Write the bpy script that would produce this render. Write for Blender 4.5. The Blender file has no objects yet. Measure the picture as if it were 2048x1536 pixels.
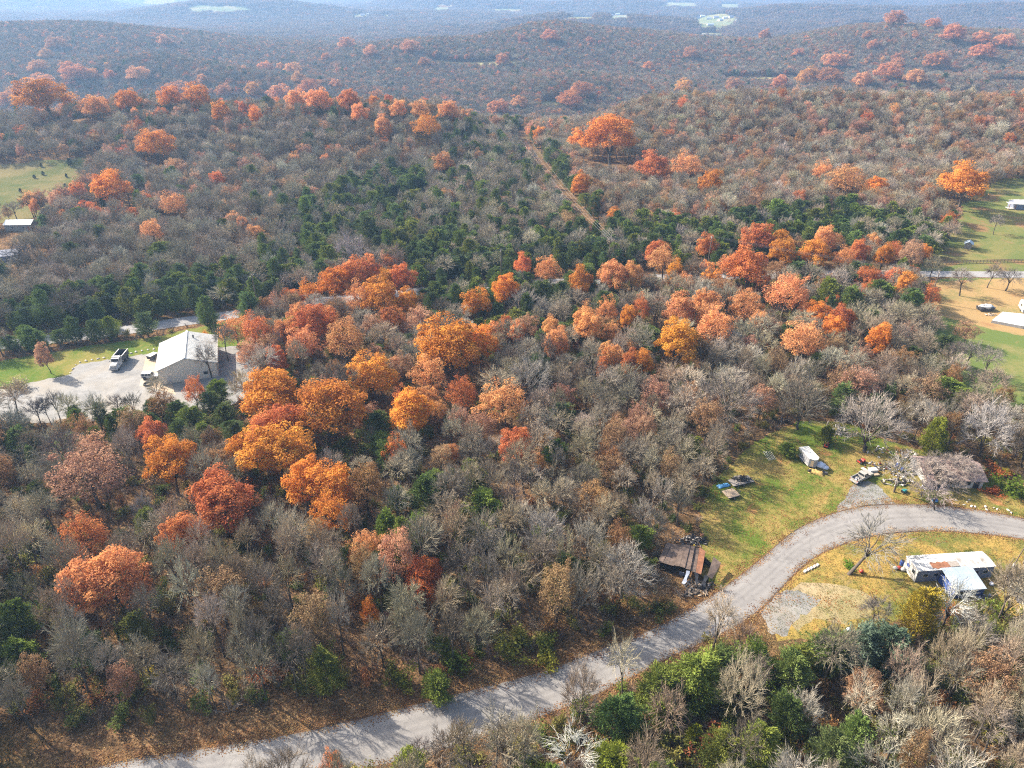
import bpy, math, random
import numpy as np
from mathutils import Vector, Matrix

random.seed(11)
RNG = np.random.default_rng(11)
PI = math.pi
sc = bpy.context.scene
col = sc.collection

# ------------------------------------------------------------------ camera
CAM_Z, PITCH, FPX = 95.0, math.radians(30), 1420.0
cd = bpy.data.cameras.new("camera")
cam = bpy.data.objects.new("camera", cd); col.objects.link(cam)
cd.sensor_width = 36.0
cd.lens = 36.0 * FPX / 2048.0
cd.clip_start, cd.clip_end = 0.5, 30000
cam.location = (0, 0, CAM_Z)
cam.rotation_euler = (PI / 2 - PITCH, 0, 0)
sc.camera = cam

# ------------------------------------------------------------------ world, sun, exposure
SUN_AZ = math.radians(-60)      # from the view direction (+Y), negative = left
SUN_EL = math.radians(35)
w = bpy.data.worlds.new("World"); sc.world = w; w.use_nodes = True
nt = w.node_tree; nt.nodes.clear()
sky = nt.nodes.new("ShaderNodeTexSky"); sky.sky_type = 'NISHITA'; sky.sun_disc = False
sky.sun_elevation = SUN_EL; sky.sun_rotation = SUN_AZ
sky.altitude = 200; sky.dust_density = 3.5; sky.ozone_density = .4
bg = nt.nodes.new("ShaderNodeBackground"); bg.inputs[1].default_value = 0.145
wo = nt.nodes.new("ShaderNodeOutputWorld")
nt.links.new(sky.outputs[0], bg.inputs[0]); nt.links.new(bg.outputs[0], wo.inputs[0])
sl = bpy.data.lights.new("sun", 'SUN'); sl.energy = 5.0; sl.angle = math.radians(0.53); sl.color = (1, .91, .79)
so = bpy.data.objects.new("sun", sl); col.objects.link(so)
sdir = Vector((math.sin(SUN_AZ) * math.cos(SUN_EL), math.cos(SUN_AZ) * math.cos(SUN_EL), math.sin(SUN_EL)))
so.rotation_euler = sdir.to_track_quat('Z', 'Y').to_euler(); so.location = sdir * 300
sc.view_settings.view_transform = 'Standard'; sc.view_settings.look = 'None'
sc.view_settings.gamma = 1; sc.view_settings.use_curve_mapping = False
sc.view_settings.exposure = 1.4
sc.cycles.max_bounces = 5; sc.cycles.diffuse_bounces = 3; sc.cycles.glossy_bounces = 2
sc.cycles.transmission_bounces = 4; sc.cycles.volume_bounces = 1; sc.cycles.transparent_max_bounces = 6
sc.cycles.filter_width = 1.15
sc.cycles.use_denoising = False; sc.cycles.denoiser = 'OPENIMAGEDENOISE'; sc.cycles.denoising_input_passes = 'RGB_ALBEDO_NORMAL'; sc.cycles.denoising_prefilter = 'ACCURATE'

# ------------------------------------------------------------------ terrain function and pixel -> place helpers
CP, SP = math.cos(PITCH), math.sin(PITCH)
def gauss(t, s): return np.exp(-(t / s) ** 2)
def smooth(t, a, b):
    k = np.clip((t - a) / (b - a), 0, 1); return k * k * (3 - 2 * k)
_by = [-400, 320, 400, 520, 680, 800, 1700, 2500, 9500]
_bz = [0, 0, -4, -3, -30, -46, -40, -38, -40]
def terrain(x, y):
    x = np.asarray(x, float); y = np.asarray(y, float)
    z = np.interp(y, _by, _bz)
    z = z + 18 * gauss(y - 480, 66) * (1 - smooth(x, -60, 10)) * (0.55 + 0.45 * smooth(x, -330, -250))
    z = z + 19 * gauss(y - 535 - 14 * np.sin(x / 75), 80) * smooth(x, 40, 110)
    z = z + 60 * gauss(x + 780, 380) * gauss(y - 1300, 300)
    z = z + (42 + 10 * np.sin(x / 97 + .6) + 5 * np.sin(x / 41)) * gauss(y - 1330 - 80 * np.sin(x / 160), 210) * smooth(x, -430, -110)
    z = z + 30 * gauss(y - 960 - 40 * np.sin(x / 110), 75) * (gauss(x + 420, 190) + .8 * gauss(x - 520, 150) + .6 * gauss(x - 60, 110))
    z = z + 9 * gauss(x - 650, 150) * gauss(y - 1340, 160) - 8 * gauss(x - 330, 70) * gauss(y - 1330, 200)
    f = smooth(y, 1800, 2600)
    for yr, hr, ph in ((2050, 30, .3), (2650, 40, 2.1), (3500, 46, 4.0), (4700, 52, 1.2)):
        z = z + hr * gauss(y - yr - 130 * np.sin(x / 520 + ph), 190) * np.clip(.45 + .55 * np.sin(x / 330 + ph * 2) + .3 * np.sin(x / 140 + ph), 0, 1.2)
    z = z + f * 9 * (np.sin(x / 620 + 1.3) * np.sin(y / 540) + .6 * np.sin(x / 270 + y / 800))
    m = smooth(y, 345, 480)
    z = z + m * 1.2 * (np.sin(x / 31 + 1) * np.sin(y / 43) + .7 * np.sin(x / 57 - y / 37))
    return z
def tz(x, y): return float(terrain(x, y))
def at(px, py, z=0.0):
    u, v = (px - 1024) / FPX, (py - 768) / FPX
    d = (u, CP - v * SP, -SP - v * CP)
    t = (z - CAM_Z) / d[2]
    return (d[0] * t, d[1] * t)
def on_ground(px, py, up=0.0):          # walk along the sight line until it meets the terrain + up
    u, v = (px - 1024) / FPX, (py - 768) / FPX
    d = (u, CP - v * SP, -SP - v * CP)
    t = np.geomspace(60, 9000, 2500)
    x, y, z = d[0] * t, d[1] * t, CAM_Z + d[2] * t
    g = np.nonzero(z <= terrain(x, y) + up)[0]
    i = g[0] if len(g) else len(t) - 1
    return float(x[i]), float(y[i])
def proj(x, y, z):
    dz = z - CAM_Z
    dep = y * CP - dz * SP
    return 1024 + FPX * x / dep, 768 - FPX * (y * SP + dz * CP) / dep, FPX / dep
def in_poly(x, y, poly):
    x = np.asarray(x, float); y = np.asarray(y, float)
    r = np.zeros(x.shape, bool); n = len(poly)
    for i in range(n):
        x0, y0 = poly[i]; x1, y1 = poly[(i + 1) % n]
        c = ((y0 > y) != (y1 > y))
        r ^= c & (x < (x1 - x0) * (y - y0) / ((y1 - y0) if y1 != y0 else 1e-9) + x0)
    return r
def seg_dist(x, y, pts):
    x = np.asarray(x, float); y = np.asarray(y, float)
    d = np.full(x.shape, 1e9)
    for (ax, ay), (bx, by) in zip(pts[:-1], pts[1:]):
        vx, vy = bx - ax, by - ay
        t = np.clip(((x - ax) * vx + (y - ay) * vy) / (vx * vx + vy * vy), 0, 1)
        d = np.minimum(d, np.hypot(x - ax - t * vx, y - ay - t * vy))
    return d
def catmull(pts, n=8):
    P = [np.array(p, float) for p in pts]; P = [2 * P[0] - P[1]] + P + [2 * P[-1] - P[-2]]
    out = []
    for i in range(1, len(P) - 2):
        for k in range(n):
            t = k / n
            out.append(tuple(.5 * (2 * P[i] + (P[i + 1] - P[i - 1]) * t + (2 * P[i - 1] - 5 * P[i] + 4 * P[i + 1] - P[i + 2]) * t * t + (3 * P[i] - P[i - 1] - 3 * P[i + 1] + P[i + 2]) * t ** 3)))
    out.append(tuple(P[-2])); return out

# ------------------------------------------------------------------ materials
def new_mat(name):
    m = bpy.data.materials.new(name); m.use_nodes = True; n = m.node_tree
    n.nodes.clear(); o = n.nodes.new("ShaderNodeOutputMaterial")
    return m, n, o
def N(n, t, **kw):
    d = n.nodes.new(t)
    for k, v in kw.items():
        if k.startswith('i_'):
            key = k[2:]; d.inputs[int(key) if key.isdigit() else key].default_value = v
        else: setattr(d, k, v)
    return d
def noise(n, scale, detail=4, rough=.55, vec=None, dist=0.0):
    t = N(n, "ShaderNodeTexNoise"); t.inputs['Scale'].default_value = scale
    t.inputs['Detail'].default_value = detail; t.inputs['Roughness'].default_value = rough; t.inputs['Distortion'].default_value = dist
    if vec is not None: n.links.new(vec, t.inputs['Vector'])
    return t
def ramp(n, src, stops, interp='LINEAR'):
    r = N(n, "ShaderNodeValToRGB"); e = r.color_ramp.elements; r.color_ramp.interpolation = interp
    while len(e) > 1: e.remove(e[-1])
    e[0].position = stops[0][0]; e[0].color = (*stops[0][1], 1)
    for p, c in stops[1:]:
        q = e.new(p); q.color = (*c, 1)
    n.links.new(src, r.inputs[0]); return r
def mixc(n, fac, a, b, mode='MIX'):
    m = N(n, "ShaderNodeMix", data_type='RGBA', blend_type=mode)
    for s, k in ((fac, 0), (a, 6), (b, 7)):
        if isinstance(s, (int, float)): m.inputs[k].default_value = s
        elif isinstance(s, tuple): m.inputs[k].default_value = (*s, 1) if len(s) == 3 else s
        else: n.links.new(s, m.inputs[k])
    return m.outputs[2]
def simple(name, c, rough=.7, metal=0.0, var=.18, scale=2.0, dirt=None, spec=.3):
    m, n, o = new_mat(name)
    p = N(n, "ShaderNodeBsdfPrincipled"); tc = N(n, "ShaderNodeTexCoord")
    a = noise(n, scale, 6, .65, tc.outputs['Object'])
    lo = tuple(max(0, x * (1 - var)) for x in c); hi = tuple(min(1, x * (1 + var)) for x in c)
    r = ramp(n, a.outputs[0], [(.3, lo), (.7, hi)])
    out = r.outputs[0]
    if dirt:
        b = noise(n, scale * .45, 7, .7, tc.outputs['Object'])
        k = ramp(n, b.outputs[0], [(.5, (0, 0, 0)), (.68, (1, 1, 1))])
        out = mixc(n, k.outputs[0], out, dirt)
    n.links.new(out, p.inputs['Base Color'])
    p.inputs['Roughness'].default_value = rough; p.inputs['Metallic'].default_value = metal
    p.inputs['Specular IOR Level'].default_value = spec
    n.links.new(p.outputs[0], o.inputs[0]); return m
def own_colour(n, wood):
    if wood: return N(n, "ShaderNodeAttribute", attribute_type='INSTANCER', attribute_name="tint").outputs['Color']
    return N(n, "ShaderNodeObjectInfo").outputs['Color']
def leaf_mat(name, transl=.35, var=.35, wood=False):
    # leaf colour = the tree's own colour, varied leaf by leaf (attribute v) and tree by tree
    m, n, o = new_mat(name)
    oi = N(n, "ShaderNodeObjectInfo"); at_ = N(n, "ShaderNodeAttribute", attribute_name="v")
    hsv = N(n, "ShaderNodeHueSaturation")
    mh = N(n, "ShaderNodeMapRange", i_3=.488, i_4=.512); n.links.new(at_.outputs['Fac'], mh.inputs[0])
    mv = N(n, "ShaderNodeMapRange", i_3=1 - var, i_4=1 + var); n.links.new(at_.outputs['Fac'], mv.inputs[0])
    rv = N(n, "ShaderNodeMapRange", i_3=.82, i_4=1.18); n.links.new(oi.outputs['Random'], rv.inputs[0])
    mu = N(n, "ShaderNodeMath", operation='MULTIPLY'); n.links.new(mv.outputs[0], mu.inputs[0]); n.links.new(rv.outputs[0], mu.inputs[1])
    n.links.new(own_colour(n, wood), hsv.inputs['Color']); n.links.new(mh.outputs[0], hsv.inputs['Hue']); n.links.new(mu.outputs[0], hsv.inputs['Value'])
    d = N(n, "ShaderNodeBsdfDiffuse"); t = N(n, "ShaderNodeBsdfTranslucent"); mx = N(n, "ShaderNodeMixShader", i_0=transl)
    n.links.new(hsv.outputs[0], d.inputs[0]); n.links.new(hsv.outputs[0], t.inputs[0])
    n.links.new(d.outputs[0], mx.inputs[1]); n.links.new(t.outputs[0], mx.inputs[2]); n.links.new(mx.outputs[0], o.inputs[0])
    return m
def bark_mat(name, c=None, scale=3.0, wood=False):
    m, n, o = new_mat(name)
    tc = N(n, "ShaderNodeTexCoord"); a = noise(n, scale, 5, .7, tc.outputs['Object'])
    oi = N(n, "ShaderNodeObjectInfo")
    rv = N(n, "ShaderNodeMapRange", i_3=.75, i_4=1.25); n.links.new(oi.outputs['Random'], rv.inputs[0])
    mv = N(n, "ShaderNodeMapRange", i_1=.3, i_2=.7, i_3=.65, i_4=1.3); n.links.new(a.outputs[0], mv.inputs[0])
    mu = N(n, "ShaderNodeMath", operation='MULTIPLY'); n.links.new(mv.outputs[0], mu.inputs[0]); n.links.new(rv.outputs[0], mu.inputs[1])
    hsv = N(n, "ShaderNodeHueSaturation"); n.links.new(mu.outputs[0], hsv.inputs['Value'])
    if c: hsv.inputs['Color'].default_value = (*c, 1)
    else: n.links.new(own_colour(n, wood), hsv.inputs['Color'])
    d = N(n, "ShaderNodeBsdfDiffuse"); n.links.new(hsv.outputs[0], d.inputs[0]); n.links.new(d.outputs[0], o.inputs[0])
    return m
M_TWIG = bark_mat("twig_bark")
M_TRUNK = bark_mat("trunk_bark", (.095, .078, .062))
M_LEAF = leaf_mat("autumn_leaves", .42, .35)
M_NEEDLE = leaf_mat("cedar_needles", .2, .4)
WOOD = {M_TWIG: bark_mat("wood_twig_bark", wood=True), M_LEAF: leaf_mat("wood_leaves", .42, .35, wood=True), M_NEEDLE: leaf_mat("wood_needles", .2, .4, wood=True), M_TRUNK: M_TRUNK}

# ------------------------------------------------------------------ mesh building
class MB:
    def __init__(s): s.v = []; s.f = []; s.m = []; s.a = []
    def add(s, verts, faces, mi=0, a=.5):
        b = len(s.v); s.v.extend(verts); s.a.extend([a] * len(verts))
        for f in faces: s.f.append([b + i for i in f]); s.m.append(mi)
    def box(s, c, size, rz=0.0, mi=0, tilt=None):
        x, y, z = size[0] / 2, size[1] / 2, size[2] / 2
        R = Matrix.Rotation(rz, 3, 'Z')
        if tilt: R = R @ Matrix.Rotation(tilt[0], 3, 'X') @ Matrix.Rotation(tilt[1], 3, 'Y')
        c = Vector(c)
        vs = [tuple(c + R @ Vector((a * x, b * y, d * z))) for d in (-1, 1) for a, b in ((-1, -1), (1, -1), (1, 1), (-1, 1))]
        s.add(vs, [(3, 2, 1, 0), (4, 5, 6, 7), (0, 1, 5, 4), (1, 2, 6, 5), (2, 3, 7, 6), (3, 0, 4, 7)], mi)
    def tube(s, pts, rad, sides=6, mi=0, cap=True):
        pts = [Vector(p) for p in pts]; b = len(s.v); n = len(pts)
        for i, p in enumerate(pts):
            d = (pts[min(i + 1, n - 1)] - pts[max(i - 1, 0)])
            d = d.normalized() if d.length > 1e-6 else Vector((0, 0, 1))
            u = d.cross(Vector((0, 0, 1)) if abs(d.z) < .9 else Vector((1, 0, 0))).normalized(); q = d.cross(u)
            for k in range(sides):
                a = 2 * PI * k / sides
                s.v.append(tuple(p + (u * math.cos(a) + q * math.sin(a)) * rad[i])); s.a.append(.5)
        for i in range(n - 1):
            for k in range(sides):
                k2 = (k + 1) % sides
                s.f.append([b + i * sides + k, b + i * sides + k2, b + (i + 1) * sides + k2, b + (i + 1) * sides + k]); s.m.append(mi)
        if cap:
            s.f.append([b + k for k in reversed(range(sides))]); s.m.append(mi)
            s.f.append([b + (n - 1) * sides + k for k in range(sides)]); s.m.append(mi)
    def blade(s, p, d, wdt, mi=0, rnd=random):
        q = Vector((rnd.gauss(0, 1), rnd.gauss(0, 1), rnd.gauss(0, 1)))
        u = Vector(d).cross(q)
        u = u.normalized() * (wdt / 2) if u.length > 1e-6 else Vector((wdt / 2, 0, 0))
        p = Vector(p)
        s.add([tuple(p - u), tuple(p + u), tuple(p + Vector(d))], [(0, 1, 2)], mi, rnd.random())
    def leaf(s, p, size, nrm, mi=0, rnd=random, asp=1.0):
        n = Vector(nrm); q = Vector((rnd.gauss(0, 1), rnd.gauss(0, 1), rnd.gauss(0, 1)))
        u = n.cross(q)
        if u.length < 1e-5: return
        u.normalize(); v = n.normalized().cross(u)
        p = Vector(p); u = u * size * .5 * asp; v = v * size * .5
        s.add([tuple(p - u - v * .3), tuple(p + v * -1), tuple(p + u + v * .2), tuple(p + v)], [(0, 1, 2, 3)], mi, rnd.random())
    def mesh(s, name, mats, smooth_=False):
        me = bpy.data.meshes.new(name); me.from_pydata(s.v, [], s.f)
        for m in (mats if isinstance(mats, (list, tuple)) else [mats]): me.materials.append(m)
        me.polygons.foreach_set('material_index', s.m)
        at_ = me.attributes.new("v", 'FLOAT', 'POINT'); at_.data.foreach_set('value', s.a)
        if smooth_: me.polygons.foreach_set('use_smooth', [True] * len(me.polygons))
        me.update(); return me
def tag(o, label=None, cat=None, group=None, kind=None):
    if label: o['label'] = label
    if cat: o['category'] = cat
    if group: o['group'] = group
    if kind: o['kind'] = kind
    return o
def link(name, me, parent=None, loc=None):
    o = bpy.data.objects.new(name, me); col.objects.link(o)
    if parent: o.parent = parent
    if loc is not None: o.location = loc
    return o
def empty(name, loc=(0, 0, 0), rz=0.0, label=None, cat=None, group=None):
    o = bpy.data.objects.new(name, None); col.objects.link(o); o.empty_display_size = .5
    o.location = loc; o.rotation_euler = (0, 0, rz); return tag(o, label, cat, group)

# ------------------------------------------------------------------ ground and other sheets
def rough(poly, amp=.45, step=.9):      # an edge that wanders the way grass and gravel meet
    out = []; r_ = random.Random(len(poly))
    for (a, b), (c, d) in zip(poly, poly[1:] + poly[:1]):
        n = max(1, int(math.hypot(c - a, d - b) / step))
        for k in range(n): out.append((a + (c - a) * k / n + r_.uniform(-amp, amp), b + (d - b) * k / n + r_.uniform(-amp, amp)))
    return out
def sheet(name, poly, mat, lift, fn=None, label=None):   # flat or draped polygon
    pts = rough(list(poly)) if 'pad' not in name else poly; me = bpy.data.meshes.new(name)
    me.from_pydata([(x, y, (tz(x, y) if fn is None else fn) + lift) for x, y in pts], [], [list(range(len(pts)))])
    if me.polygons[0].normal.z < 0: me.flip_normals()
    me.materials.append(mat); o = link(name, me); tag(o, label, kind='structure'); return o
def strip(name, left, right, mat, lift):
    me = bpy.data.meshes.new(name); n = len(left); v = []
    for (a, b), (c, d) in zip(left, right):
        for k in range(5):
            x, y = a + (c - a) * k / 4, b + (d - b) * k / 4
            v.append((x, y, tz(x, y) + lift + .05 * (1 - (k / 2 - 1) ** 2)))
    f = [[i * 5 + k, i * 5 + k + 1, i * 5 + k + 6, i * 5 + k + 5] for i in range(n - 1) for k in range(4)]
    me.from_pydata(v, [], f)
    if me.polygons[0].normal.z < 0: me.flip_normals()
    ac = me.attributes.new("across", 'FLOAT', 'POINT'); ac.data.foreach_set('value', [k / 4 for _ in range(n) for k in range(5)])
    me.materials.append(mat); o = link(name, me); tag(o, kind='structure'); return o

def ground_mat():
    m, n, o = new_mat("leaf_litter_soil")
    g = N(n, "ShaderNodeNewGeometry"); P = g.outputs['Position']
    big = noise(n, .03, 4, .6, P); mid = noise(n, .35, 5, .65, P); fine = noise(n, 4.5, 3, .75, P); leaf = N(n, "ShaderNodeTexVoronoi"); leaf.inputs['Scale'].default_value = 3.2
    n.links.new(P, leaf.inputs['Vector'])
    sepc = N(n, "ShaderNodeSeparateColor"); n.links.new(leaf.outputs['Color'], sepc.inputs[0])
    litter = ramp(n, sepc.outputs[0], [(0, (.055, .032, .018)), (.35, (.14, .078, .038)), (.7, (.235, .128, .06)), (1, (.38, .24, .12))])
    soil = ramp(n, fine.outputs[0], [(.35, (.035, .024, .014)), (.65, (.11, .075, .04))])
    k = ramp(n, mid.outputs[0], [(.34, (.1, .1, .1)), (.64, (.9, .9, .9))])
    c = mixc(n, k.outputs[0], soil.outputs[0], litter.outputs[0])
    gk = ramp(n, big.outputs[0], [(.55, (0, 0, 0)), (.68, (.55, .55, .55))])
    c = mixc(n, gk.outputs[0], c, (.06, .062, .02))
    b = N(n, "ShaderNodeBump", i_0=.8, i_1=.25); n.links.new(fine.outputs[0], b.inputs['Height'])
    d = N(n, "ShaderNodeBsdfDiffuse"); n.links.new(c, d.inputs[0]); n.links.new(b.outputs[0], d.inputs['Normal']); n.links.new(d.outputs[0], o.inputs[0])
    return m
def grass_mat(name, green, tan, dirt, bias=.5, gscale=.12, dirtlo=.62):
    m, n, o = new_mat(name)
    g = N(n, "ShaderNodeNewGeometry"); P = g.outputs['Position']
    a = noise(n, gscale, 5, .62, P, .4); f = noise(n, 7.0, 4, .8, P); f2 = noise(n, .9, 4, .7, P); dn = noise(n, gscale * 1.6, 5, .6, P, .6)
    off = N(n, "ShaderNodeMath", operation='ADD', i_1=0.0); n.links.new(a.outputs[0], off.inputs[0])
    mm = N(n, "ShaderNodeMath", operation='MULTIPLY_ADD', i_1=.35); n.links.new(f2.outputs[0], mm.inputs[0]); n.links.new(a.outputs[0], mm.inputs[2])
    k = ramp(n, mm.outputs[0], [(bias + .07, (0, 0, 0)), (bias + .26, (1, 1, 1))])
    c = mixc(n, k.outputs[0], tan, green)
    fk = ramp(n, f.outputs[0], [(.3, (.7, .7, .7)), (.7, (1.25, 1.22, 1.15))])
    c = mixc(n, 1.0, c, fk.outputs[0], 'MULTIPLY')
    if dirt:
        dk = ramp(n, dn.outputs[0], [(dirtlo, (0, 0, 0)), (dirtlo + .1, (.85, .85, .85))])
        c = mixc(n, dk.outputs[0], c, dirt)
    b = N(n, "ShaderNodeBump", i_0=.5, i_1=.08); n.links.new(f.outputs[0], b.inputs['Height'])
    d = N(n, "ShaderNodeBsdfDiffuse"); n.links.new(c, d.inputs[0]); n.links.new(b.outputs[0], d.inputs['Normal']); n.links.new(d.outputs[0], o.inputs[0])
    return m
def stone_mat(name, c, var=.2, dirt=None, spots=.6):
    m, n, o = new_mat(name)
    g = N(n, "ShaderNodeNewGeometry"); P = g.outputs['Position']
    a = noise(n, .25, 6, .65, P); f = noise(n, 6, 3, .8, P); pat = noise(n, .06, 4, .6, P, 1.0)
    c0 = tuple(x * (1 - var) for x in c); c1 = tuple(x * (1 + var) for x in c)
    r = ramp(n, a.outputs[0], [(.3, c0), (.7, c1)])
    fk = ramp(n, f.outputs[0], [(.3, (.8, .8, .8)), (.7, (1.15, 1.15, 1.15))])
    cc = mixc(n, 1.0, r.outputs[0], fk.outputs[0], 'MULTIPLY')
    if dirt:
        k = ramp(n, pat.outputs[0], [(spots - .12, (0, 0, 0)), (spots + .1, (.8, .8, .8))]); cc = mixc(n, k.outputs[0], cc, dirt)
    p = N(n, "ShaderNodeBsdfPrincipled"); p.inputs['Roughness'].default_value = .85; p.inputs['Specular IOR Level'].default_value = .25
    b = N(n, "ShaderNodeBump", i_0=.3, i_1=.05); n.links.new(f.outputs[0], b.inputs['Height'])
    n.links.new(cc, p.inputs[0]); n.links.new(b.outputs[0], p.inputs['Normal']); n.links.new(p.outputs[0], o.inputs[0])
    return m
M_GROUND = ground_mat()
M_YARD = grass_mat("yard_grass", (.085, .125, .022), (.26, .19, .065), (.30, .14, .06), .50, .09, .60)
M_LOWYARD = grass_mat("dry_yard_grass", (.12, .13, .035), (.30, .205, .062), (.22, .16, .085), .54, .11, .60)
M_LAWN = grass_mat("green_lawn", (.085, .13, .025), (.19, .165, .05), None, .47, .07)
M_MEADOW = grass_mat("meadow_grass", (.10, .135, .04), (.18, .165, .065), (.2, .14, .06), .45, .06, .64)
M_TANFIELD = grass_mat("dry_meadow", (.15, .145, .055), (.29, .195, .09), (.24, .13, .06), .6, .06, .60)
M_FARFIELD = grass_mat("pale_field", (.13, .15, .05), (.30, .26, .12), None, .5, .02)
def road_mat():
    m, n, o = new_mat("asphalt")
    g = N(n, "ShaderNodeNewGeometry"); P = g.outputs['Position']; uv = N(n, "ShaderNodeAttribute", attribute_name="across")
    a = noise(n, .16, 6, .65, P); f = noise(n, 9, 3, .8, P); pat = noise(n, .5, 5, .65, P, 1.2)
    base = ramp(n, a.outputs[0], [(.3, (.165, .155, .145)), (.7, (.225, .212, .195))])
    # two worn wheel tracks per lane are paler, the crown and edges darker
    tr = ramp(n, uv.outputs['Fac'], [(0, (.78, .76, .72)), (.08, (.94, .94, .93)), (.2, (1.1, 1.1, 1.1)), (.33, (.95, .95, .95)), (.42, (1.08, 1.08, 1.08)), (.5, (.9, .9, .9)), (.58, (1.08, 1.08, 1.08)), (.67, (.95, .95, .95)), (.8, (1.1, 1.1, 1.1)), (.92, (.94, .94, .93)), (1, (.78, .76, .72))])
    c = mixc(n, 1.0, base.outputs[0], tr.outputs[0], 'MULTIPLY')
    fk = ramp(n, f.outputs[0], [(.3, (.82, .82, .82)), (.7, (1.14, 1.14, 1.14))]); c = mixc(n, 1.0, c, fk.outputs[0], 'MULTIPLY')
    wob = N(n, "ShaderNodeVectorMath", operation='MULTIPLY_ADD'); wn = noise(n, .7, 4, .6, P); n.links.new(wn.outputs['Color'], wob.inputs[0]); wob.inputs[1].default_value = (2.2, 2.2, 2.2); n.links.new(P, wob.inputs[2])
    cr = N(n, "ShaderNodeTexVoronoi", feature='DISTANCE_TO_EDGE'); cr.inputs['Scale'].default_value = .1; n.links.new(wob.outputs[0], cr.inputs['Vector'])
    ck = ramp(n, cr.outputs['Distance'], [(0, (.6, .6, .6)), (.006, (.7, .7, .7)), (.011, (1, 1, 1))]); c = mixc(n, .45, c, ck.outputs[0], 'MULTIPLY')
    pk = ramp(n, pat.outputs[0], [(.57, (0, 0, 0)), (.63, (.5, .5, .5))]); c = mixc(n, pk.outputs[0], c, (.13, .12, .115))
    p = N(n, "ShaderNodeBsdfPrincipled"); p.inputs['Roughness'].default_value = .85; p.inputs['Specular IOR Level'].default_value = .25
    n.links.new(c, p.inputs[0]); n.links.new(p.outputs[0], o.inputs[0]); return m
M_ROAD = road_mat()
M_EDGE = stone_mat("asphalt_edge", (.05, .045, .04), .3, (.16, .08, .03), .5)
M_GRAVEL = stone_mat("gravel", (.195, .19, .178), .3, (.235, .205, .16), .55)
M_CONC = stone_mat("concrete", (.36, .31, .23), .14, (.32, .20, .10), .58)
M_DIRT = stone_mat("red_dirt", (.24, .095, .042), .4, (.09, .055, .03), .48)
M_FARROAD = stone_mat("far_asphalt", (.24, .23, .22), .15)

def ground():
    ys = np.concatenate([np.linspace(-120, 60, 8)[:-1], np.linspace(60, 360, 40)[:-1], np.geomspace(360, 9200, 150)])
    ss = np.linspace(-1, 1, 161)
    Y, S = np.meshgrid(ys, ss, indexing='ij'); X = S * (np.abs(Y) * .95 + 160)
    Z = terrain(X, Y); nr, nc = X.shape
    v = np.stack([X, Y, Z], -1).reshape(-1, 3)
    i = np.arange(nr * nc).reshape(nr, nc)
    f = np.stack([i[:-1, :-1], i[:-1, 1:], i[1:, 1:], i[1:, :-1]], -1).reshape(-1, 4)
    me = bpy.data.meshes.new("ground"); me.from_pydata(v.tolist(), [], f.tolist()); me.materials.append(M_GROUND)
    me.polygons.foreach_set('use_smooth', [True] * len(me.polygons))
    return tag(link("ground", me), kind='structure')
ground()

UP = [(0, 1590), (220, 1530), (600, 1466), (900, 1392), (1080, 1345), (1200, 1300), (1300, 1262), (1420, 1195), (1470, 1160), (1530, 1112), (1590, 1063), (1660, 1030), (1740, 1012), (1850, 1010), (1950, 1020), (2048, 1038), (2150, 1062)]
LO = [(0, 1668), (330, 1592), (740, 1535), (1030, 1450), (1200, 1385), (1330, 1318), (1440, 1268), (1515, 1222), (1562, 1175), (1605, 1132), (1655, 1100), (1740, 1072), (1850, 1061), (1950, 1066), (2048, 1078), (2150, 1098)]
# the two edges resampled so that cross sections stay square to the road
def resample(P, n):
    P = np.array(P); d = np.r_[0, np.cumsum(np.hypot(*np.diff(P, axis=0).T))]; t = np.linspace(0, d[-1], n)
    return list(zip(np.interp(t, d, P[:, 0]), np.interp(t, d, P[:, 1])))
upw = resample(catmull([at(*p) for p in UP]), 90); low = resample(catmull([at(*p) for p in LO]), 90)
ROAD_POLY = upw + low[::-1]
ROAD_MID = [((a + c) / 2, (b + d) / 2) for (a, b), (c, d) in zip(upw, low)]
def grow_out(a, b, k): return [(p[0] + (p[0] - q[0]) / math.hypot(p[0] - q[0], p[1] - q[1]) * k, p[1] + (p[1] - q[1]) / math.hypot(p[0] - q[0], p[1] - q[1]) * k) for p, q in zip(a, b)]
strip("road_edge", grow_out(upw, low, .35), grow_out(low, upw, .35), M_EDGE, .02)
strip("road", upw, low, M_ROAD, .045)
FAR_ROAD = [at(*p) for p in [(-200, 722), (0, 690), (200, 667), (380, 641), (460, 630), (540, 616), (700, 596), (900, 578), (1150, 563), (1400, 553), (1600, 549), (1830, 547), (2048, 549), (2300, 553)]]
frm = catmull(FAR_ROAD, 6); _d = np.gradient(np.array(frm), axis=0); _d /= np.hypot(_d[:, 0], _d[:, 1])[:, None]
strip("road", [(p[0] - d[1] * 3.4, p[1] + d[0] * 3.4) for p, d in zip(frm, _d)], [(p[0] + d[1] * 3.4, p[1] - d[0] * 3.4) for p, d in zip(frm, _d)], M_FARROAD, .03)

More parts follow.
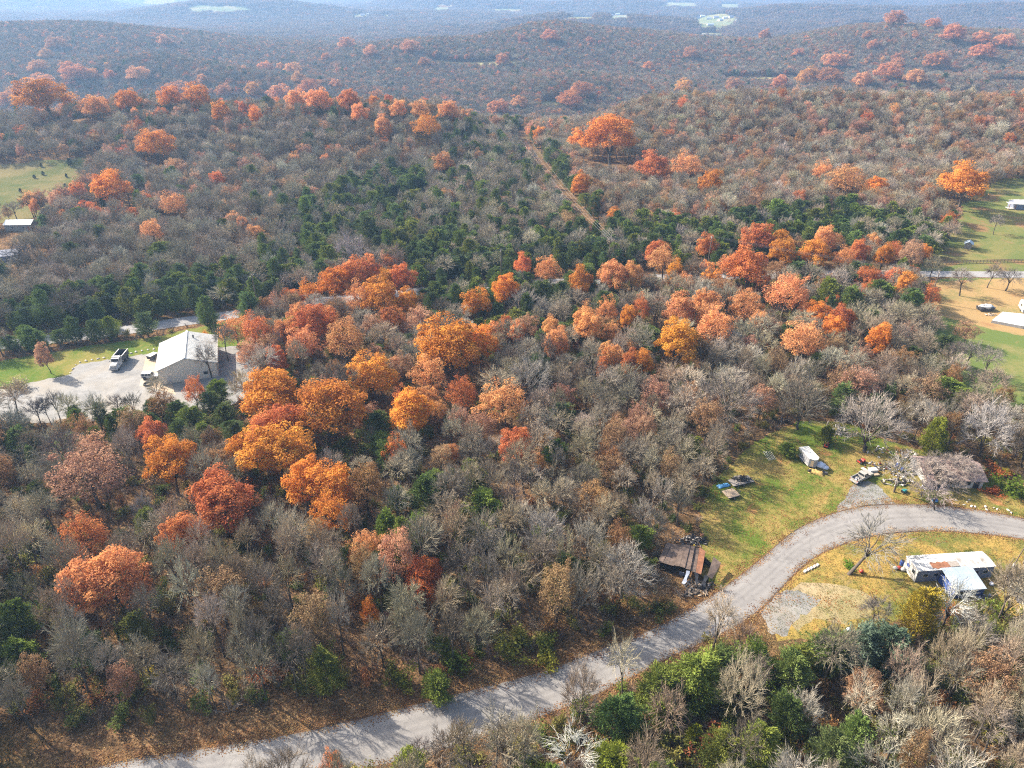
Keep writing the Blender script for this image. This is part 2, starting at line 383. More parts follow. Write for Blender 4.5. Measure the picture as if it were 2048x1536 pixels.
YARD = [(1408, 1160), (1400, 1080), (1405, 1010), (1440, 950), (1485, 905), (1530, 872), (1600, 840), (1700, 846), (1770, 880), (1840, 900), (1960, 930), (2060, 985), (2100, 1062), (2048, 1042), (1950, 1024), (1850, 1014), (1740, 1016), (1660, 1034), (1590, 1067), (1530, 1116), (1470, 1164), (1440, 1180)]
YARD_W = [at(*p) for p in YARD]
LOYARD = [(1535, 1215), (1570, 1170), (1610, 1128), (1655, 1096), (1740, 1068), (1850, 1057), (1950, 1062), (2048, 1074), (2160, 1094), (2160, 1230), (1990, 1230), (1850, 1230), (1700, 1262), (1560, 1285)]
LOYARD_W = [at(*p) for p in LOYARD]
sheet("yard_lawn", YARD_W, M_YARD, .010)
sheet("yard_lawn", LOYARD_W, M_LOWYARD, .010)
sheet("bare_earth", catmull([at(*p) for p in [(1560, 1185), (1620, 1165), (1690, 1172), (1745, 1195), (1740, 1228), (1690, 1246), (1630, 1240), (1590, 1262)]], 4), stone_mat("pale_earth", (.30, .23, .13), .25, (.20, .17, .07), .5), .013)
sheet("driveway", catmull([at(*p) for p in [(1668, 1034), (1680, 1010), (1695, 985), (1722, 962), (1752, 970), (1778, 992), (1800, 1018), (1740, 1020)]], 4), M_GRAVEL, .016)
sheet("driveway", catmull([at(*p) for p in [(1520, 1222), (1545, 1196), (1578, 1178), (1612, 1190), (1640, 1200), (1622, 1222), (1590, 1242), (1572, 1272), (1535, 1262)]], 4), M_GRAVEL, .016)
sheet("driveway", catmull([at(*p) for p in [(2010, 1152), (2060, 1140), (2160, 1150), (2160, 1230), (2060, 1215), (2022, 1190)]], 4), stone_mat("old_asphalt", (.17, .16, .155), .2), .016)
GYARD = [(-200, 830), (-200, 800), (0, 776), (140, 747), (152, 728), (215, 718), (300, 702), (330, 700), (470, 690), (520, 740), (500, 790), (440, 820), (330, 812), (250, 830), (150, 850), (0, 840)]
GYARD_W = [at(*p) for p in GYARD]
LAWN = [(-200, 800), (-200, 750), (0, 722), (60, 712), (190, 690), (300, 676), (360, 662), (470, 640), (500, 640), (500, 690), (330, 702), (215, 720), (152, 730), (140, 749), (0, 778)]
LAWN_W = [at(*p) for p in LAWN]
sheet("gravel_yard", GYARD_W, M_GRAVEL, .010)
sheet("lawn", LAWN_W, M_LAWN, .014)
PAD_W = [at(*p) for p in [(279, 772), (291, 715), (318, 708), (345, 770), (352, 790), (330, 782)]]
sheet("concrete_pad", PAD_W, M_CONC, .018)
MEADOW = [(1848, 640), (1858, 600), (1835, 566), (1900, 556), (2200, 556), (2200, 850), (2030, 815), (1960, 800), (1880, 730)]
MEADOW_W = [at(*p) for p in MEADOW]
sheet("meadow", MEADOW_W, M_MEADOW, .008)
sheet("dry_meadow", catmull([at(*p) for p in [(1838, 568), (1950, 560), (2200, 562), (2200, 690), (2048, 672), (1950, 650), (1870, 628)]], 5), M_TANFIELD, .014)
TOPLAWN = [(1830, 541), (1868, 520), (1900, 490), (1915, 450), (1940, 410), (1985, 372), (2048, 352), (2200, 345), (2200, 543)]
TOPLAWN_W = [at(*p) for p in TOPLAWN]
def draped(name, px_poly, mat, lift, near=False):
    W = [on_ground(*p) for p in px_poly]
    xs, ys = [p[0] for p in W], [p[1] for p in W]; nx = 40
    gx = np.linspace(min(xs), max(xs), nx); gy = np.linspace(min(ys), max(ys), nx)
    X, Y = np.meshgrid(gx, gy); ok = in_poly(X, Y, W)
    v = [(float(a), float(b), tz(a, b) + lift) for a, b in zip(X.ravel(), Y.ravel())]
    f = [[j * nx + i, j * nx + i + 1, (j + 1) * nx + i + 1, (j + 1) * nx + i] for j in range(nx - 1) for i in range(nx - 1) if ok[j, i] or ok[j, i + 1] or ok[j + 1, i] or ok[j + 1, i + 1]]
    me = bpy.data.meshes.new(name); me.from_pydata(v, [], f); me.materials.append(mat); tag(link(name, me), kind='structure'); return W
draped("meadow", TOPLAWN, grass_mat("leaf_strewn_meadow", (.10, .125, .04), (.18, .155, .06), (.21, .12, .06), .48, .04, .54), .05)  # grass broken by brown patches of leaf litter
LFIELD_W = draped("field", [(-150, 345), (0, 333), (90, 325), (225, 316), (200, 345), (178, 348), (175, 392), (130, 412), (95, 428), (0, 446), (-150, 460)], grass_mat('olive_field', (.075, .092, .032), (.155, .13, .06), (.11, .08, .04), .5, .03), .12)
CLEAR = [LFIELD_W, [on_ground(*p) for p in [(0, 447), (90, 445), (94, 482), (44, 500), (40, 548), (-60, 552), (-60, 500)]], [at(*p) for p in [(1500, 1250), (1560, 1190), (1650, 1190), (1685, 1262), (1640, 1300), (1580, 1345), (1500, 1335)]], [at(*p) for p in [(1300, 1095), (1330, 1070), (1400, 1062), (1450, 1080), (1460, 1170), (1430, 1225), (1350, 1215), (1318, 1170)]]]
for q in [[(840, 128), (880, 122), (1010, 122), (1060, 130), (1020, 140), (880, 137)],
          [(1430, 168), (1440, 157), (1600, 155), (1610, 166), (1520, 172)],
          [(1965, 178), (1970, 166), (2080, 165), (2080, 182)], [(1075, 226), (1085, 205), (1130, 203), (1125, 226)],
          [(1870, 62), (1880, 55), (1950, 55), (1945, 62)]]:
    CLEAR.append(draped("field", q, M_FARFIELD, .3))
FARPALE = grass_mat("bleached_field", (.13, .16, .08), (.21, .19, .11), None, .5, .02)
for q in [[(370, 24), (390, 10), (470, 12), (520, 20), (440, 26)], [(700, 36), (712, 28), (740, 30), (740, 36)], [(760, 35), (770, 29), (785, 32), (782, 37)],
          [(865, 22), (870, 10), (905, 10), (900, 20)], [(965, 22), (970, 18), (1045, 18), (1045, 24)], [(1320, 14), (1330, 4), (1390, 6), (1400, 14)],
          [(1435, 16), (1440, 8), (1480, 8), (1480, 16)], [(1135, 42), (1140, 34), (1190, 34), (1190, 42)], [(1215, 40), (1218, 32), (1262, 32), (1262, 40)],
          [(1385, 45), (1390, 34), (1470, 34), (1480, 46), (1440, 60), (1400, 58)], [(1390, 74), (1400, 66), (1450, 66), (1450, 76)]]:
    CLEAR.append(draped("field", q, FARPALE, .5)); CLEAR.append([on_ground(a, b) for a, b in [(a, b + 5) for a, b in q]])
CUT = [(1041, 262), (1046, 285), (1062, 310), (1090, 350), (1120, 395), (1150, 430), (1168, 450), (1178, 472)]
CUT_W = [on_ground(*p) for p in CUT]
_d = np.gradient(np.array(CUT_W), axis=0); _d /= np.hypot(_d[:, 0], _d[:, 1])[:, None]
strip("cleared_track", [(p[0] - d[1] * 2.8, p[1] + d[0] * 2.8) for p, d in zip(CUT_W, _d)], [(p[0] + d[1] * 2.8, p[1] - d[0] * 2.8) for p, d in zip(CUT_W, _d)], M_DIRT, .15)

# ------------------------------------------------------------------ tree prototypes
def rdir(rnd): return Vector((rnd.gauss(0, 1), rnd.gauss(0, 1), rnd.gauss(0, 1))).normalized()
def turn(d, ang, rnd):
    ax = d.cross(rdir(rnd)); ax = ax.normalized() if ax.length > 1e-4 else Vector((1, 0, 0))
    return (Matrix.Rotation(ang, 3, ax) @ d).normalized()
def limb(p, d, L, rnd, n=4, bend=.18, up=.06):
    pts = [p.copy()]; q = p.copy(); d = d.copy()
    for i in range(n):
        d = (d + rdir(rnd) * bend + Vector((0, 0, up))).normalized(); q = q + d * (L / n); pts.append(q.copy())
    return pts
def along(pts, t):
    f = t * (len(pts) - 1); i = min(int(f), len(pts) - 2); f -= i
    return pts[i].lerp(pts[i + 1], f), (pts[i + 1] - pts[i]).normalized()
def skeleton(rnd, H=13.0, D=10.0, fork=.28, nl=6, nt=64, n3=7, cb=.42, lean=.08, up=.25, inner=.55, zlo=-.3, lump=.16, tl=.15):
    """trunk, limbs, branches that reach an uneven domed outline, and twig anchors of a broad-leaved tree"""
    base = Vector((0, 0, -.4)); top = Vector((rnd.gauss(0, lean) * H * .4, rnd.gauss(0, lean) * H * .4, H * fork))
    r0 = .016 * H * rnd.uniform(.85, 1.2)
    trunk = [base, base.lerp(top, .5) + Vector((rnd.gauss(0, .12), rnd.gauss(0, .12), 0)), top]
    thick = [(trunk, [r0 * 1.3, r0 * .95, r0 * .8])]; mids = []; tips = []
    C = Vector((top.x * 1.4, top.y * 1.4, H * cb)); a, c, b = D * .5, H * (1 - cb), H * max(cb - .2, .1)
    ph = [rnd.random() * 6.28 for _ in range(6)]; sx, sy = rnd.uniform(.85, 1.15), rnd.uniform(.85, 1.15)
    def env(d):
        az = math.atan2(d.y, d.x); k = 1 - lump + lump * (math.sin(2 * az + ph[0]) + math.sin(3 * az + 4 * d.z + ph[1]) + .8 * math.sin(5 * az - 3 * d.z + ph[2])) * .5
        return Vector((d.x * a * sx, d.y * a * sy, d.z * (c if d.z > 0 else b))) * k
    def fib(n, lo):
        o = []
        for i in range(n):
            z = 1 - (1 - lo) * (i + .5) / n; r = math.sqrt(max(0, 1 - z * z)); t = i * 2.39996 + ph[3]
            o.append((Vector((r * math.cos(t), r * math.sin(t), z)) + rdir(rnd) * .16).normalized())
        return o
    limbs = []
    for d in fib(nl, .05):
        s, _ = along(trunk, rnd.uniform(.78, 1)); e = C + env(d) * inner * rnd.uniform(.85, 1.1)
        m = s.lerp(e, .5) + Vector((0, 0, (e - s).length * .08)) + rdir(rnd) * (e - s).length * .09
        pts = [s, s.lerp(m, .5) + rdir(rnd) * .1, m, m.lerp(e, .5) + rdir(rnd) * .15, e]; r = r0 * rnd.uniform(.4, .58)
        limbs.append((d, pts, r)); thick.append((pts, [r, r * .85, r * .65, r * .5, r * .3]))
    for d in fib(nt, zlo):
        ld, pts, r = max(limbs, key=lambda L: L[0].dot(d) + rnd.random() * .25)
        t = rnd.uniform(.35, 1); s, dd = along(pts, t); e = C + env(d) * rnd.uniform(.72, .98); L = (e - s).length
        m = s + dd * L * .3 + (e - s) * .28 + rdir(rnd) * L * .08
        q = m.lerp(e, .55) + rdir(rnd) * L * .07 + Vector((0, 0, L * .03)); br = [s, m, q, e]; r2 = r * .48 * (1.15 - .5 * t)
        mids.append((br, [r2, r2 * .7, r2 * .45, r2 * .2]))
        for k in range(n3):
            t3 = .3 + .7 * (k + rnd.random()) / n3; q3, d3 = along(br, min(t3, 1)); rad = (q3 - C); rad = rad.normalized() if rad.length > .1 else d3
            d3 = (d3 * .55 + rad * .5 + Vector((0, 0, up)) + rdir(rnd) * .6).normalized()
            tips.append((q3, d3, D * tl * rnd.uniform(.6, 1.2)))
    return thick, mids, tips
class Kind:
    """one grown tree or shrub: a trunk mesh and a crown mesh, shared by all its copies"""
    def __init__(s, tr, cr, tm, cm, tn="trunk", cn="crown"):
        s.tr, s.cr, s.tm, s.cm = tr, cr, tm, cm
        s.trunk = tr.mesh(tn, tm, True); s.crown = cr.mesh(cn, cm) if cr.v else None
    def whole(s, name):
        j = MB(); n = len(s.tr.v); k = len(s.tm)
        j.v = s.tr.v + s.cr.v; j.a = s.tr.a + s.cr.a; j.m = s.tr.m + [i + k for i in s.cr.m]
        j.f = s.tr.f + [[i + n for i in f] for f in s.cr.f]
        return j.mesh(name, [WOOD[m] for m in s.tm + s.cm])
def thick_mb(thick):
    mb = MB()
    for i, (p, r) in enumerate(thick): mb.tube(p, r, 7 if i == 0 else 5, 0, cap=False)
    return mb
def bare_tree(seed, n4=6, tw=.048, **kw):
    rnd = random.Random(seed); th, mi, ti = skeleton(rnd, **kw)
    mb = MB()
    for p, r in mi: mb.tube(p, r, 4, 0, cap=False)
    for q, d, L in ti:
        e = limb(q, d, L, rnd, 2, .2, .05)
        mb.tube(e, [tw * .75, tw * .5, tw * .14], 3, 0, cap=False)
        for k in range(n4):
            p4, d4 = along(e, .15 + .85 * (k + rnd.random()) / n4 * .98)
            d4 = (turn(d4, math.radians(rnd.uniform(15, 55)), rnd) + Vector((0, 0, .12))).normalized()
            mb.blade(p4, d4 * (L * rnd.uniform(.35, .7)), tw, 0, rnd)
    return Kind(thick_mb(th), mb, [M_TRUNK], [M_TWIG])
def leafy_tree(seed, nleaf=135, size=.255, tw=.04, thin=0.0, rc=.105, **kw):
    rnd = random.Random(seed); th, mi, ti = skeleton(rnd, **kw)
    D = kw.get('D', 10.0); mb = MB(); bare = []
    for p, r in mi:
        mb.tube(p, r, 4, 1, cap=False); out = (p[-1] - p[-2]).normalized()
        if rnd.random() < thin: bare.append(p[-1]); continue
        R = D * rc * rnd.uniform(.55, 1.45); tone = rnd.random()
        for k in range(nleaf):              # a cauliflower clump of leaves round the branch end
            n_ = (rdir(rnd) + out * .35 + Vector((0, 0, .3))).normalized()
            c = p[-1] + Vector((n_.x, n_.y, n_.z * .8)) * R * (.45 + .6 * rnd.random() ** .6)
            mb.leaf(c, size * rnd.uniform(.6, 1.3), n_ * .8 + rdir(rnd) * .7 + Vector((0, 0, .35)), 0, rnd); mb.a[-4:] = [.6 * tone + .4 * mb.a[-1]] * 4
    for q, d, L in ti:
        mb.blade(q, d * L, tw * 1.3, 1, rnd)
        if rnd.random() < thin * 1.3:
            for k in range(4): mb.blade(q + d * L * rnd.random(), turn(d, .6, rnd) * L * .6, tw, 1, rnd)
        else:
            for k in range(3): mb.leaf(q + d * L * rnd.random() + rdir(rnd) * .2, size * rnd.uniform(.6, 1.1), rdir(rnd) + Vector((0, 0, .5)), 0, rnd)
    return Kind(thick_mb(th), mb, [M_TRUNK], [M_LEAF, M_TWIG])
def cedar(seed, H=9.0, D=5.0, nb=110, npb=72, shape=.75, sway=.0, size=.32):
    rnd = random.Random(seed); mb = MB(); tr = MB()
    tr.tube([(0, 0, -.3), (rnd.gauss(0, .1), rnd.gauss(0, .1), H * .5), (rnd.gauss(0, .15), rnd.gauss(0, .15), H * .93)], [.17, .1, .02], 6, 0, cap=False)
    ph = [rnd.random() * 6.28 for _ in range(3)]
    for i in range(nb):
        t = .1 + .9 * (i + rnd.random()) / nb
        az = i * 2.39996 + rnd.gauss(0, .35)
        R = D * .5 * min(1, (t + .12) / .34) * max(.03, (1 - ((t - .2) / .82) ** 2 if t > .2 else 1)) ** shape
        R *= .82 + .22 * math.sin(az * 2 + ph[0]) + .16 * math.sin(az * 3 + t * 9 + ph[1]); R *= rnd.uniform(.75, 1.12)
        p0 = Vector((0, 0, H * t * .94)); rise = .25 + .5 * t
        d = Vector((math.cos(az), math.sin(az), rise)).normalized(); R = max(R, .25)
        tr.blade(p0, d * R, .05, 0, rnd)
        for k in range(npb):
            s = .25 + .8 * rnd.random() ** .6
            q = p0 + d * R * s + rdir(rnd) * R * .26 * (1.1 - s * .5)
            dd = (d + rdir(rnd) * .75 + Vector((0, 0, .35))).normalized() * size * rnd.uniform(.6, 1.4)
            mb.blade(q, dd, size * .42, 0, rnd)
    return Kind(tr, mb, [M_TRUNK], [M_NEEDLE])
def shrub(seed, H=2.4, D=3.0, nst=9, nleaf=60, size=.22, twigs=10):
    rnd = random.Random(seed); st = MB(); mb = MB()
    for i in range(nst):
        az = rnd.random() * 6.28; el = math.radians(rnd.uniform(35, 85))
        d = Vector((math.cos(az) * math.cos(el), math.sin(az) * math.cos(el), math.sin(el))); L = min(H / max(math.sin(el), .3), D * .6 / max(math.cos(el), .2)) * rnd.uniform(.7, 1.05)
        e = limb(Vector((rnd.gauss(0, .15), rnd.gauss(0, .15), -.1)), d, L, rnd, 3, .15, .05)
        st.tube(e, [.045, .035, .022, .008], 3, 0, cap=False)
        for k in range(twigs):
            p, dd = along(e, rnd.uniform(.25, 1)); st.blade(p, turn(dd, rnd.uniform(.3, 1), rnd) * L * rnd.uniform(.2, .5), .03, 0, rnd)
        for k in range(nleaf):
            p, dd = along(e, rnd.uniform(.3, 1)); mb.leaf(p + rdir(rnd) * L * .28 * rnd.random() ** .5, size * rnd.uniform(.6, 1.4), rdir(rnd) + Vector((0, 0, .6)), 0, rnd)
    return Kind(st, mb, [M_TWIG], [M_LEAF], "stems", "foliage")

BARE = [bare_tree(100 + i, n4=(4 if i % 2 else 6), tw=(.062 if i % 2 else .048), tl=(.2 if i % 2 else .16), nt=(44 if i % 2 else 58), fork=random.uniform(.32, .52), nl=random.choice((5, 6, 7)), cb=random.uniform(.5, .64), D=random.uniform(8.6, 10.2), lump=.24) for i in range(7)]
VASE = [bare_tree(200 + i, fork=.15, nl=9, cb=.3, up=.35, n4=8, tw=.05, D=11.5, zlo=.0, inner=.62) for i in range(4)]
GNARL = [bare_tree(250 + i, fork=.34, nl=7, nt=34, n3=6, n4=5, cb=.5, up=.0, tw=.06, D=10.5, lean=.22, lump=.3, tl=.19) for i in range(3)]
OAK = [leafy_tree(300 + i, fork=random.uniform(.22, .32), nl=8, nt=74, cb=random.uniform(.44, .52), zlo=-.3, lump=random.uniform(.18, .3), thin=.1) for i in range(5)]
TALL = [leafy_tree(350 + i, fork=.24, nl=7, D=7.4, nt=72, cb=.45, zlo=-.55, rc=.13) for i in range(3)]
THIN = [leafy_tree(400 + i, fork=.3, nl=7, nleaf=70, thin=.25, nt=66, size=.25, rc=.11, lump=.24, cb=.46) for i in range(4)]
CEDAR = [cedar(500 + i, shape=random.uniform(.34, .7), D=random.uniform(5.2, 7.0), nb=130) for i in range(7)]
BUSH = [shrub(600 + i) for i in range(3)]
BRUSH = [shrub(650 + i, H=2.0, D=3.2, nst=12, nleaf=0, twigs=22) for i in range(3)]
def puff_clump(seed):
    """a stand of a dozen far-off crowns, for the woods kilometres away"""
    rnd = random.Random(seed); mb = MB()
    for i in range(14):
        cx, cy = rnd.uniform(-11, 11), rnd.uniform(-11, 11); H = rnd.uniform(10, 15); r = rnd.uniform(3.2, 5)
        for k in range(70):
            q = rdir(rnd); q.z = abs(q.z) * .9; p = Vector((cx, cy, H * .55)) + Vector((q.x * r, q.y * r, q.z * H * .42)) * rnd.uniform(.7, 1.05)
            mb.leaf(p, rnd.uniform(.8, 1.7), q + Vector((0, 0, .3)), 0, rnd)
        for k in range(10):
            p = Vector((cx + rnd.gauss(0, r * .4), cy + rnd.gauss(0, r * .4), 0)); mb.blade(p, Vector((0, 0, H * .8)), .5, 0, rnd)
    return Kind(MB(), mb, [M_TRUNK], [M_LEAF])
PUFF = [puff_clump(700 + i) for i in range(4)]

# colours of crowns
TINT = {'o': (.56, .225, .048), 'r': (.48, .168, .062), 'y': (.57, .25, .045), 'p': (.40, .225, .14), 's': (.57, .275, .115), 'd': (.42, .125, .045), 'c': (.36, .03, .05), 'b': (.29, .185, .10)}
GREY = [(.30, .255, .18), (.25, .215, .155), (.35, .31, .235), (.29, .23, .155), (.185, .155, .115), (.32, .275, .19)]
PALE = [(.33, .295, .235), (.29, .255, .20)]
GREEN = [(.125, .17, .046), (.15, .19, .04), (.11, .15, .052), (.18, .20, .04), (.118, .16, .054)]

# ------------------------------------------------------------------ where the woods stand
def no_trees(x, y, pad=0.0):
    px, py, _ = proj(x, y, terrain(x, y))
    k = in_poly(x, y, ROAD_POLY) | (seg_dist(x, y, ROAD_MID) < 5.2 + pad)
    up_side = in_poly(px, py, [(0, 1470), (300, 1450), (620, 1395), (900, 1345), (1180, 1285), (1330, 1235), (1420, 1195), (900, 1400), (0, 1620)])
    k |= up_side
    k |= seg_dist(x, y, FAR_ROAD) < 4.5
    k |= seg_dist(x, y, CUT_W) < 4.4 + pad
    for P in (YARD_W, LOYARD_W, GYARD_W, LAWN_W, MEADOW_W, TOPLAWN_W, *CLEAR): k |= in_poly(x, y, P)
    return k
REGIONS = [  # pixel areas of the photograph, read on the crowns, and the mix of kinds growing there: grey bare, pale vase, gnarled, brown-leaved, thin pink, cedar, orange
    ([(0, 600), (200, 560), (380, 535), (470, 540), (560, 560), (470, 625), (380, 690), (200, 700), (0, 730)], dict(c=.86, g=.1, v=.04)),
    ([(380, 535), (540, 480), (560, 400), (640, 385), (760, 330), (850, 340), (850, 420), (780, 500), (640, 520), (560, 570), (470, 560)], dict(c=.6, g=.3, v=.1)),
    ([(780, 500), (850, 420), (1000, 470), (1150, 440), (1250, 430), (1450, 420), (1700, 400), (1920, 440), (1900, 500), (1750, 480), (1600, 470), (1450, 500), (1250, 560), (1000, 640), (860, 700), (840, 560)], dict(c=.74, g=.18, v=.08)),
    ([(1050, 600), (1250, 560), (1450, 500), (1600, 470), (1850, 500), (1850, 640), (1600, 660), (1400, 700), (1250, 720), (1050, 700)], dict(c=.2, g=.5, v=.12, b=.08, t=.08, o=.08)),
    ([(860, 260), (1040, 230), (1060, 300), (1150, 430), (1050, 470), (860, 430)], dict(c=.3, g=.55, v=.1, b=.05)),
    ([(1060, 260), (1130, 300), (1210, 420), (1160, 450), (1090, 340)], dict(c=.6, g=.3, b=.1)),
    ([(0, 820), (330, 760), (640, 720), (660, 770), (440, 850), (330, 860), (100, 880), (0, 900)], dict(c=.5, g=.3, v=.1, b=.1)),
    ([(700, 900), (1000, 900), (1050, 1050), (760, 1100)], dict(c=.2, g=.6, b=.2)),
    ([(1050, 300), (1250, 190), (2048, 190), (2048, 380), (1900, 420), (1250, 420)], dict(g=.62, b=.3, v=.05, t=.03)),
    ([(0, 440), (420, 420), (560, 500), (400, 560), (0, 600)], dict(g=.75, v=.2, c=.05)),
    ([(0, 230), (900, 230), (900, 420), (420, 430), (0, 330)], dict(g=.78, v=.06, b=.1, t=.03, c=.03)),
    ([(0, 900), (700, 900), (760, 1100), (900, 1300), (0, 1500)], dict(g=.54, n=.22, b=.1, c=.08, v=.06)),
    ([(850, 960), (1420, 880), (1440, 1220), (850, 1420)], dict(g=.6, n=.14, v=.12, b=.06, c=.08)),
    ([(1000, 700), (1500, 650), (1850, 640), (1900, 850), (1500, 900), (1400, 1250), (900, 1300), (1000, 950)], dict(g=.60, v=.13, b=.13, c=.07, n=.07)),
    ([(1100, 1536), (1250, 1300), (1560, 1270), (1720, 1250), (1850, 1230), (1700, 1420), (1400, 1600)], dict(c=.45, g=.3, n=.15, v=.1)),
    ([(600, 1536), (1250, 1380), (2048, 1180), (2048, 1700), (600, 1700)], dict(c=.2, g=.54, n=.15, v=.06, b=.05)),
]
DEF = dict(g=.53, v=.08, b=.14, t=.08, c=.08, o=.09)
FAR_MIX = dict(g=.66, b=.25, t=.05, o=.025, c=.015)
def kinds_for(x, y, h):
    px, py, _ = proj(x, y, h + 7)
    out = np.full(x.shape, '?', dtype='<U1'); u = RNG.random(x.shape)
    todo = np.ones(x.shape, bool)
    def pick(mask, mix):
        c = 0.0; rem = mask.copy(); tot = sum(mix.values())
        for k, wgt in mix.items():
            c += wgt / tot; s = rem & (u <= c + 1e-9); out[s] = k; rem &= ~s
    for poly, mix in REGIONS:
        s = todo & (y < 640) & in_poly(px, py, poly); pick(s, mix); todo &= ~s
    s = todo & (y < 640); pick(s, DEF); todo &= ~s
    pick(todo, FAR_MIX)
    return out
def scatter(y0, y1, step, margin):
    xs, ys = [], []; y = y0
    while y < y1:
        hw = .62 * y + 36 + margin; n = int(2 * hw / step)
        xs.append(-hw + (np.arange(n) + .5) * step + (step / 2 if int(y / step) % 2 else 0)); ys.append(np.full(n, y)); y += step * .87
    x, y = np.concatenate(xs), np.concatenate(ys)
    x = x + RNG.uniform(-.42, .42, x.shape) * step; y = y + RNG.uniform(-.42, .42, y.shape) * step
    return x, y

# hand-placed trees: crown centre and width as read off the photograph, turned into a place on the ground
HAND = []     # (x, y, crown_d, height, tint, style, label, group)
def hand(px, py, wd, tint, style='oak', label=None, group=None, hk=None):
    up = 8.5
    for _ in range(3):
        x, y = on_ground(px, py, up); s = proj(x, y, tz(x, y) + up)[2]; D = wd / s * ((1.1 if y > 640 else 1.2 if y > 340 else 1.08 if y > 165 else 1) if style in ('oak', 'thin', 'tall') else 1)
    H = (hk or (.62 * D + 6.5 + (2.5 if y > 400 else 1.2 if y > 150 else 0))); up = H * (.6 if style != 'tall' else .55)
    HAND.append((x, y, D, H, tint, style, label, group))
A = hand
# --- left and centre of the near wood
A(305, 856, 72, 'r', 'oak', "upper red-orange oak of the pair standing alone in the grey wood")
A(337, 925, 128, 'o', 'oak', "lower golden orange oak of the pair standing alone in the grey wood")
A(180, 950, 150, 'p', 'thin', "dusty pink half-bare oak at the left below the grey thicket")
A(440, 1005, 150, 'r', 'oak', "red oak with mauve top below the golden pair of oaks")
A(378, 1045, 105, 'r', 'oak', "dull red oak at the left flank of the larger red oak")
A(165, 1062, 110, 'r', 'thin', "ragged red oak with gaps just above the largest salmon oak at lower left")
A(228, 1150, 172, (.50, .20, .085), 'oak', "broad salmon-red oak, the largest in the lower left wood")
A(535, 795, 150, 'o', 'oak', "bright orange oak at the top left of the big orange clump below the building")
A(545, 855, 125, 'r', 'oak', "deep orange-red oak in front of the bright orange one in the big clump")
A(645, 830, 160, 'o', 'oak', "wide rusty orange oak on the right of the big clump below the building")
A(480, 880, 65, 'y', 'tall', "thin yellow tree at the left foot of the big orange clump")
A(560, 910, 150, 'y', 'oak', "golden yellow domed oak in the centre of the lower orange group")
A(600, 960, 110, 'o', 'oak', "copper oak just right of and below the golden domed oak")
A(668, 960, 115, 'o', 'oak', "dark orange oak at the right end of the lower orange group")
A(655, 1010, 90, 'o', 'thin', "thinning orange oak under the right end of the lower orange group")
A(748, 752, 112, 'y', 'oak', "golden orange oak up and left of the tall yellow tree")
A(832, 815, 95, 'y', 'tall', "tall bright yellow-orange tree, the yellowest in the middle of the wood")
A(800, 780, 50, 'r', 'thin', "red-brown crown peeping out behind the tall yellow tree")
A(842, 1140, 105, 'd', 'oak', "deep red oak standing alone above the road in the lower middle")
A(728, 1082, 90, 's', 'thin', "sparse salmon tree growing through a dark cedar left of the deep red oak")
A(737, 1195, 45, 'o', 'thin', "small orange tree left of the deep red oak by pale bare limbs")
A(655, 1492, 46, 'r', 'thin', "small red-topped tree on the near edge of the road at the bottom")
A(1030, 872, 72, 'r', 'tall', "coral red tree among cedars right of the tall yellow tree")
A(1075, 895, 38, 's', 'thin', "small brownish tree touching the coral red tree")
A(925, 775, 75, 'r', 'thin', "low red tree right of the tall yellow tree's top")
A(905, 705, 140, 'o', 'oak', "broad rusty oak in the centre of the wood, wide and flat topped")
A(960, 690, 80, 'o', 'oak', "orange oak at the right shoulder of the broad flat-topped oak")
A(855, 740, 75, 's', 'thin', "tan-red half-bare oak left below the broad flat-topped oak")
A(1010, 800, 110, 's', 'thin', "tan thin-leaved spreading oak right of the low red tree")
A(658, 570, 75, 'o', 'oak', "bright orange tree at the left end of the upper orange cluster")
A(705, 553, 80, 'r', 'oak', "pinkish orange oak at the top left of the upper orange cluster")
A(742, 540, 62, 'r', 'oak', "red oak at the top of the upper orange cluster")
A(772, 558, 52, 'y', 'oak', "yellow tree inside the upper orange cluster")
A(808, 558, 62, 'r', 'oak', "red oak at the right end of the upper orange cluster")
A(765, 598, 85, 'o', 'oak', "orange oak at the lower middle of the upper orange cluster")
A(818, 598, 52, 'y', 'oak', "golden tree at the lower right of the upper orange cluster")
A(715, 592, 62, 's', 'thin', "brownish oak at the lower left of the upper orange cluster")
A(615, 577, 45, 'o', 'thin', "small orange tree just left of the upper orange cluster")
A(786, 638, 55, 'r', 'oak', "red round tree standing alone below the upper orange cluster")
A(640, 645, 95, 'r', 'oak', "large red oak right of the metal building, nearest its cluster")
A(690, 680, 92, 's', 'thin', "brown-red oak right of the large red oak by the metal building")
A(600, 685, 70, 's', 'thin', "brownish half-bare oak between the metal building and the large red oak")
A(510, 655, 66, 'r', 'thin', "red-topped tree right behind the metal building near the far road")
A(548, 705, 38, 'r', 'tall', "small vivid red tree right of the metal building")
A(500, 700, 60, 'p', 'thin', "pinkish bare-looking tree at the right wall of the metal building")
A(384, 768, 50, 'r', 'thin', "small red-leaved tree in front of the metal building's gable wall")
A(82, 692, 28, 'p', 'tall', "rust pink conical tree alone on the lawn's left edge", hk=10)
A(402, 636, 16, 'o', 'thin', "little orange tree beside the far road behind the metal building", hk=5)
A(955, 605, 60, 'o', 'oak', "orange tree above cedars, lower left of the two in the upper middle")
A(1006, 578, 64, 'o', 'oak', "orange domed oak, upper right of the two in the upper middle")
A(1048, 523, 42, 'r', 'oak', "red-orange tree right of the middle utility pole")
A(1092, 535, 52, 's', 'thin', "tan tree just right of the red-orange tree by the middle utility pole")
A(1165, 560, 60, 'o', 'oak', "bright orange tree at the left end of the long salmon row")
A(1218, 548, 72, 's', 'oak', "salmon oak in the middle of the long row")
A(1268, 552, 60, 's', 'oak', "salmon oak at the right end of the long row")
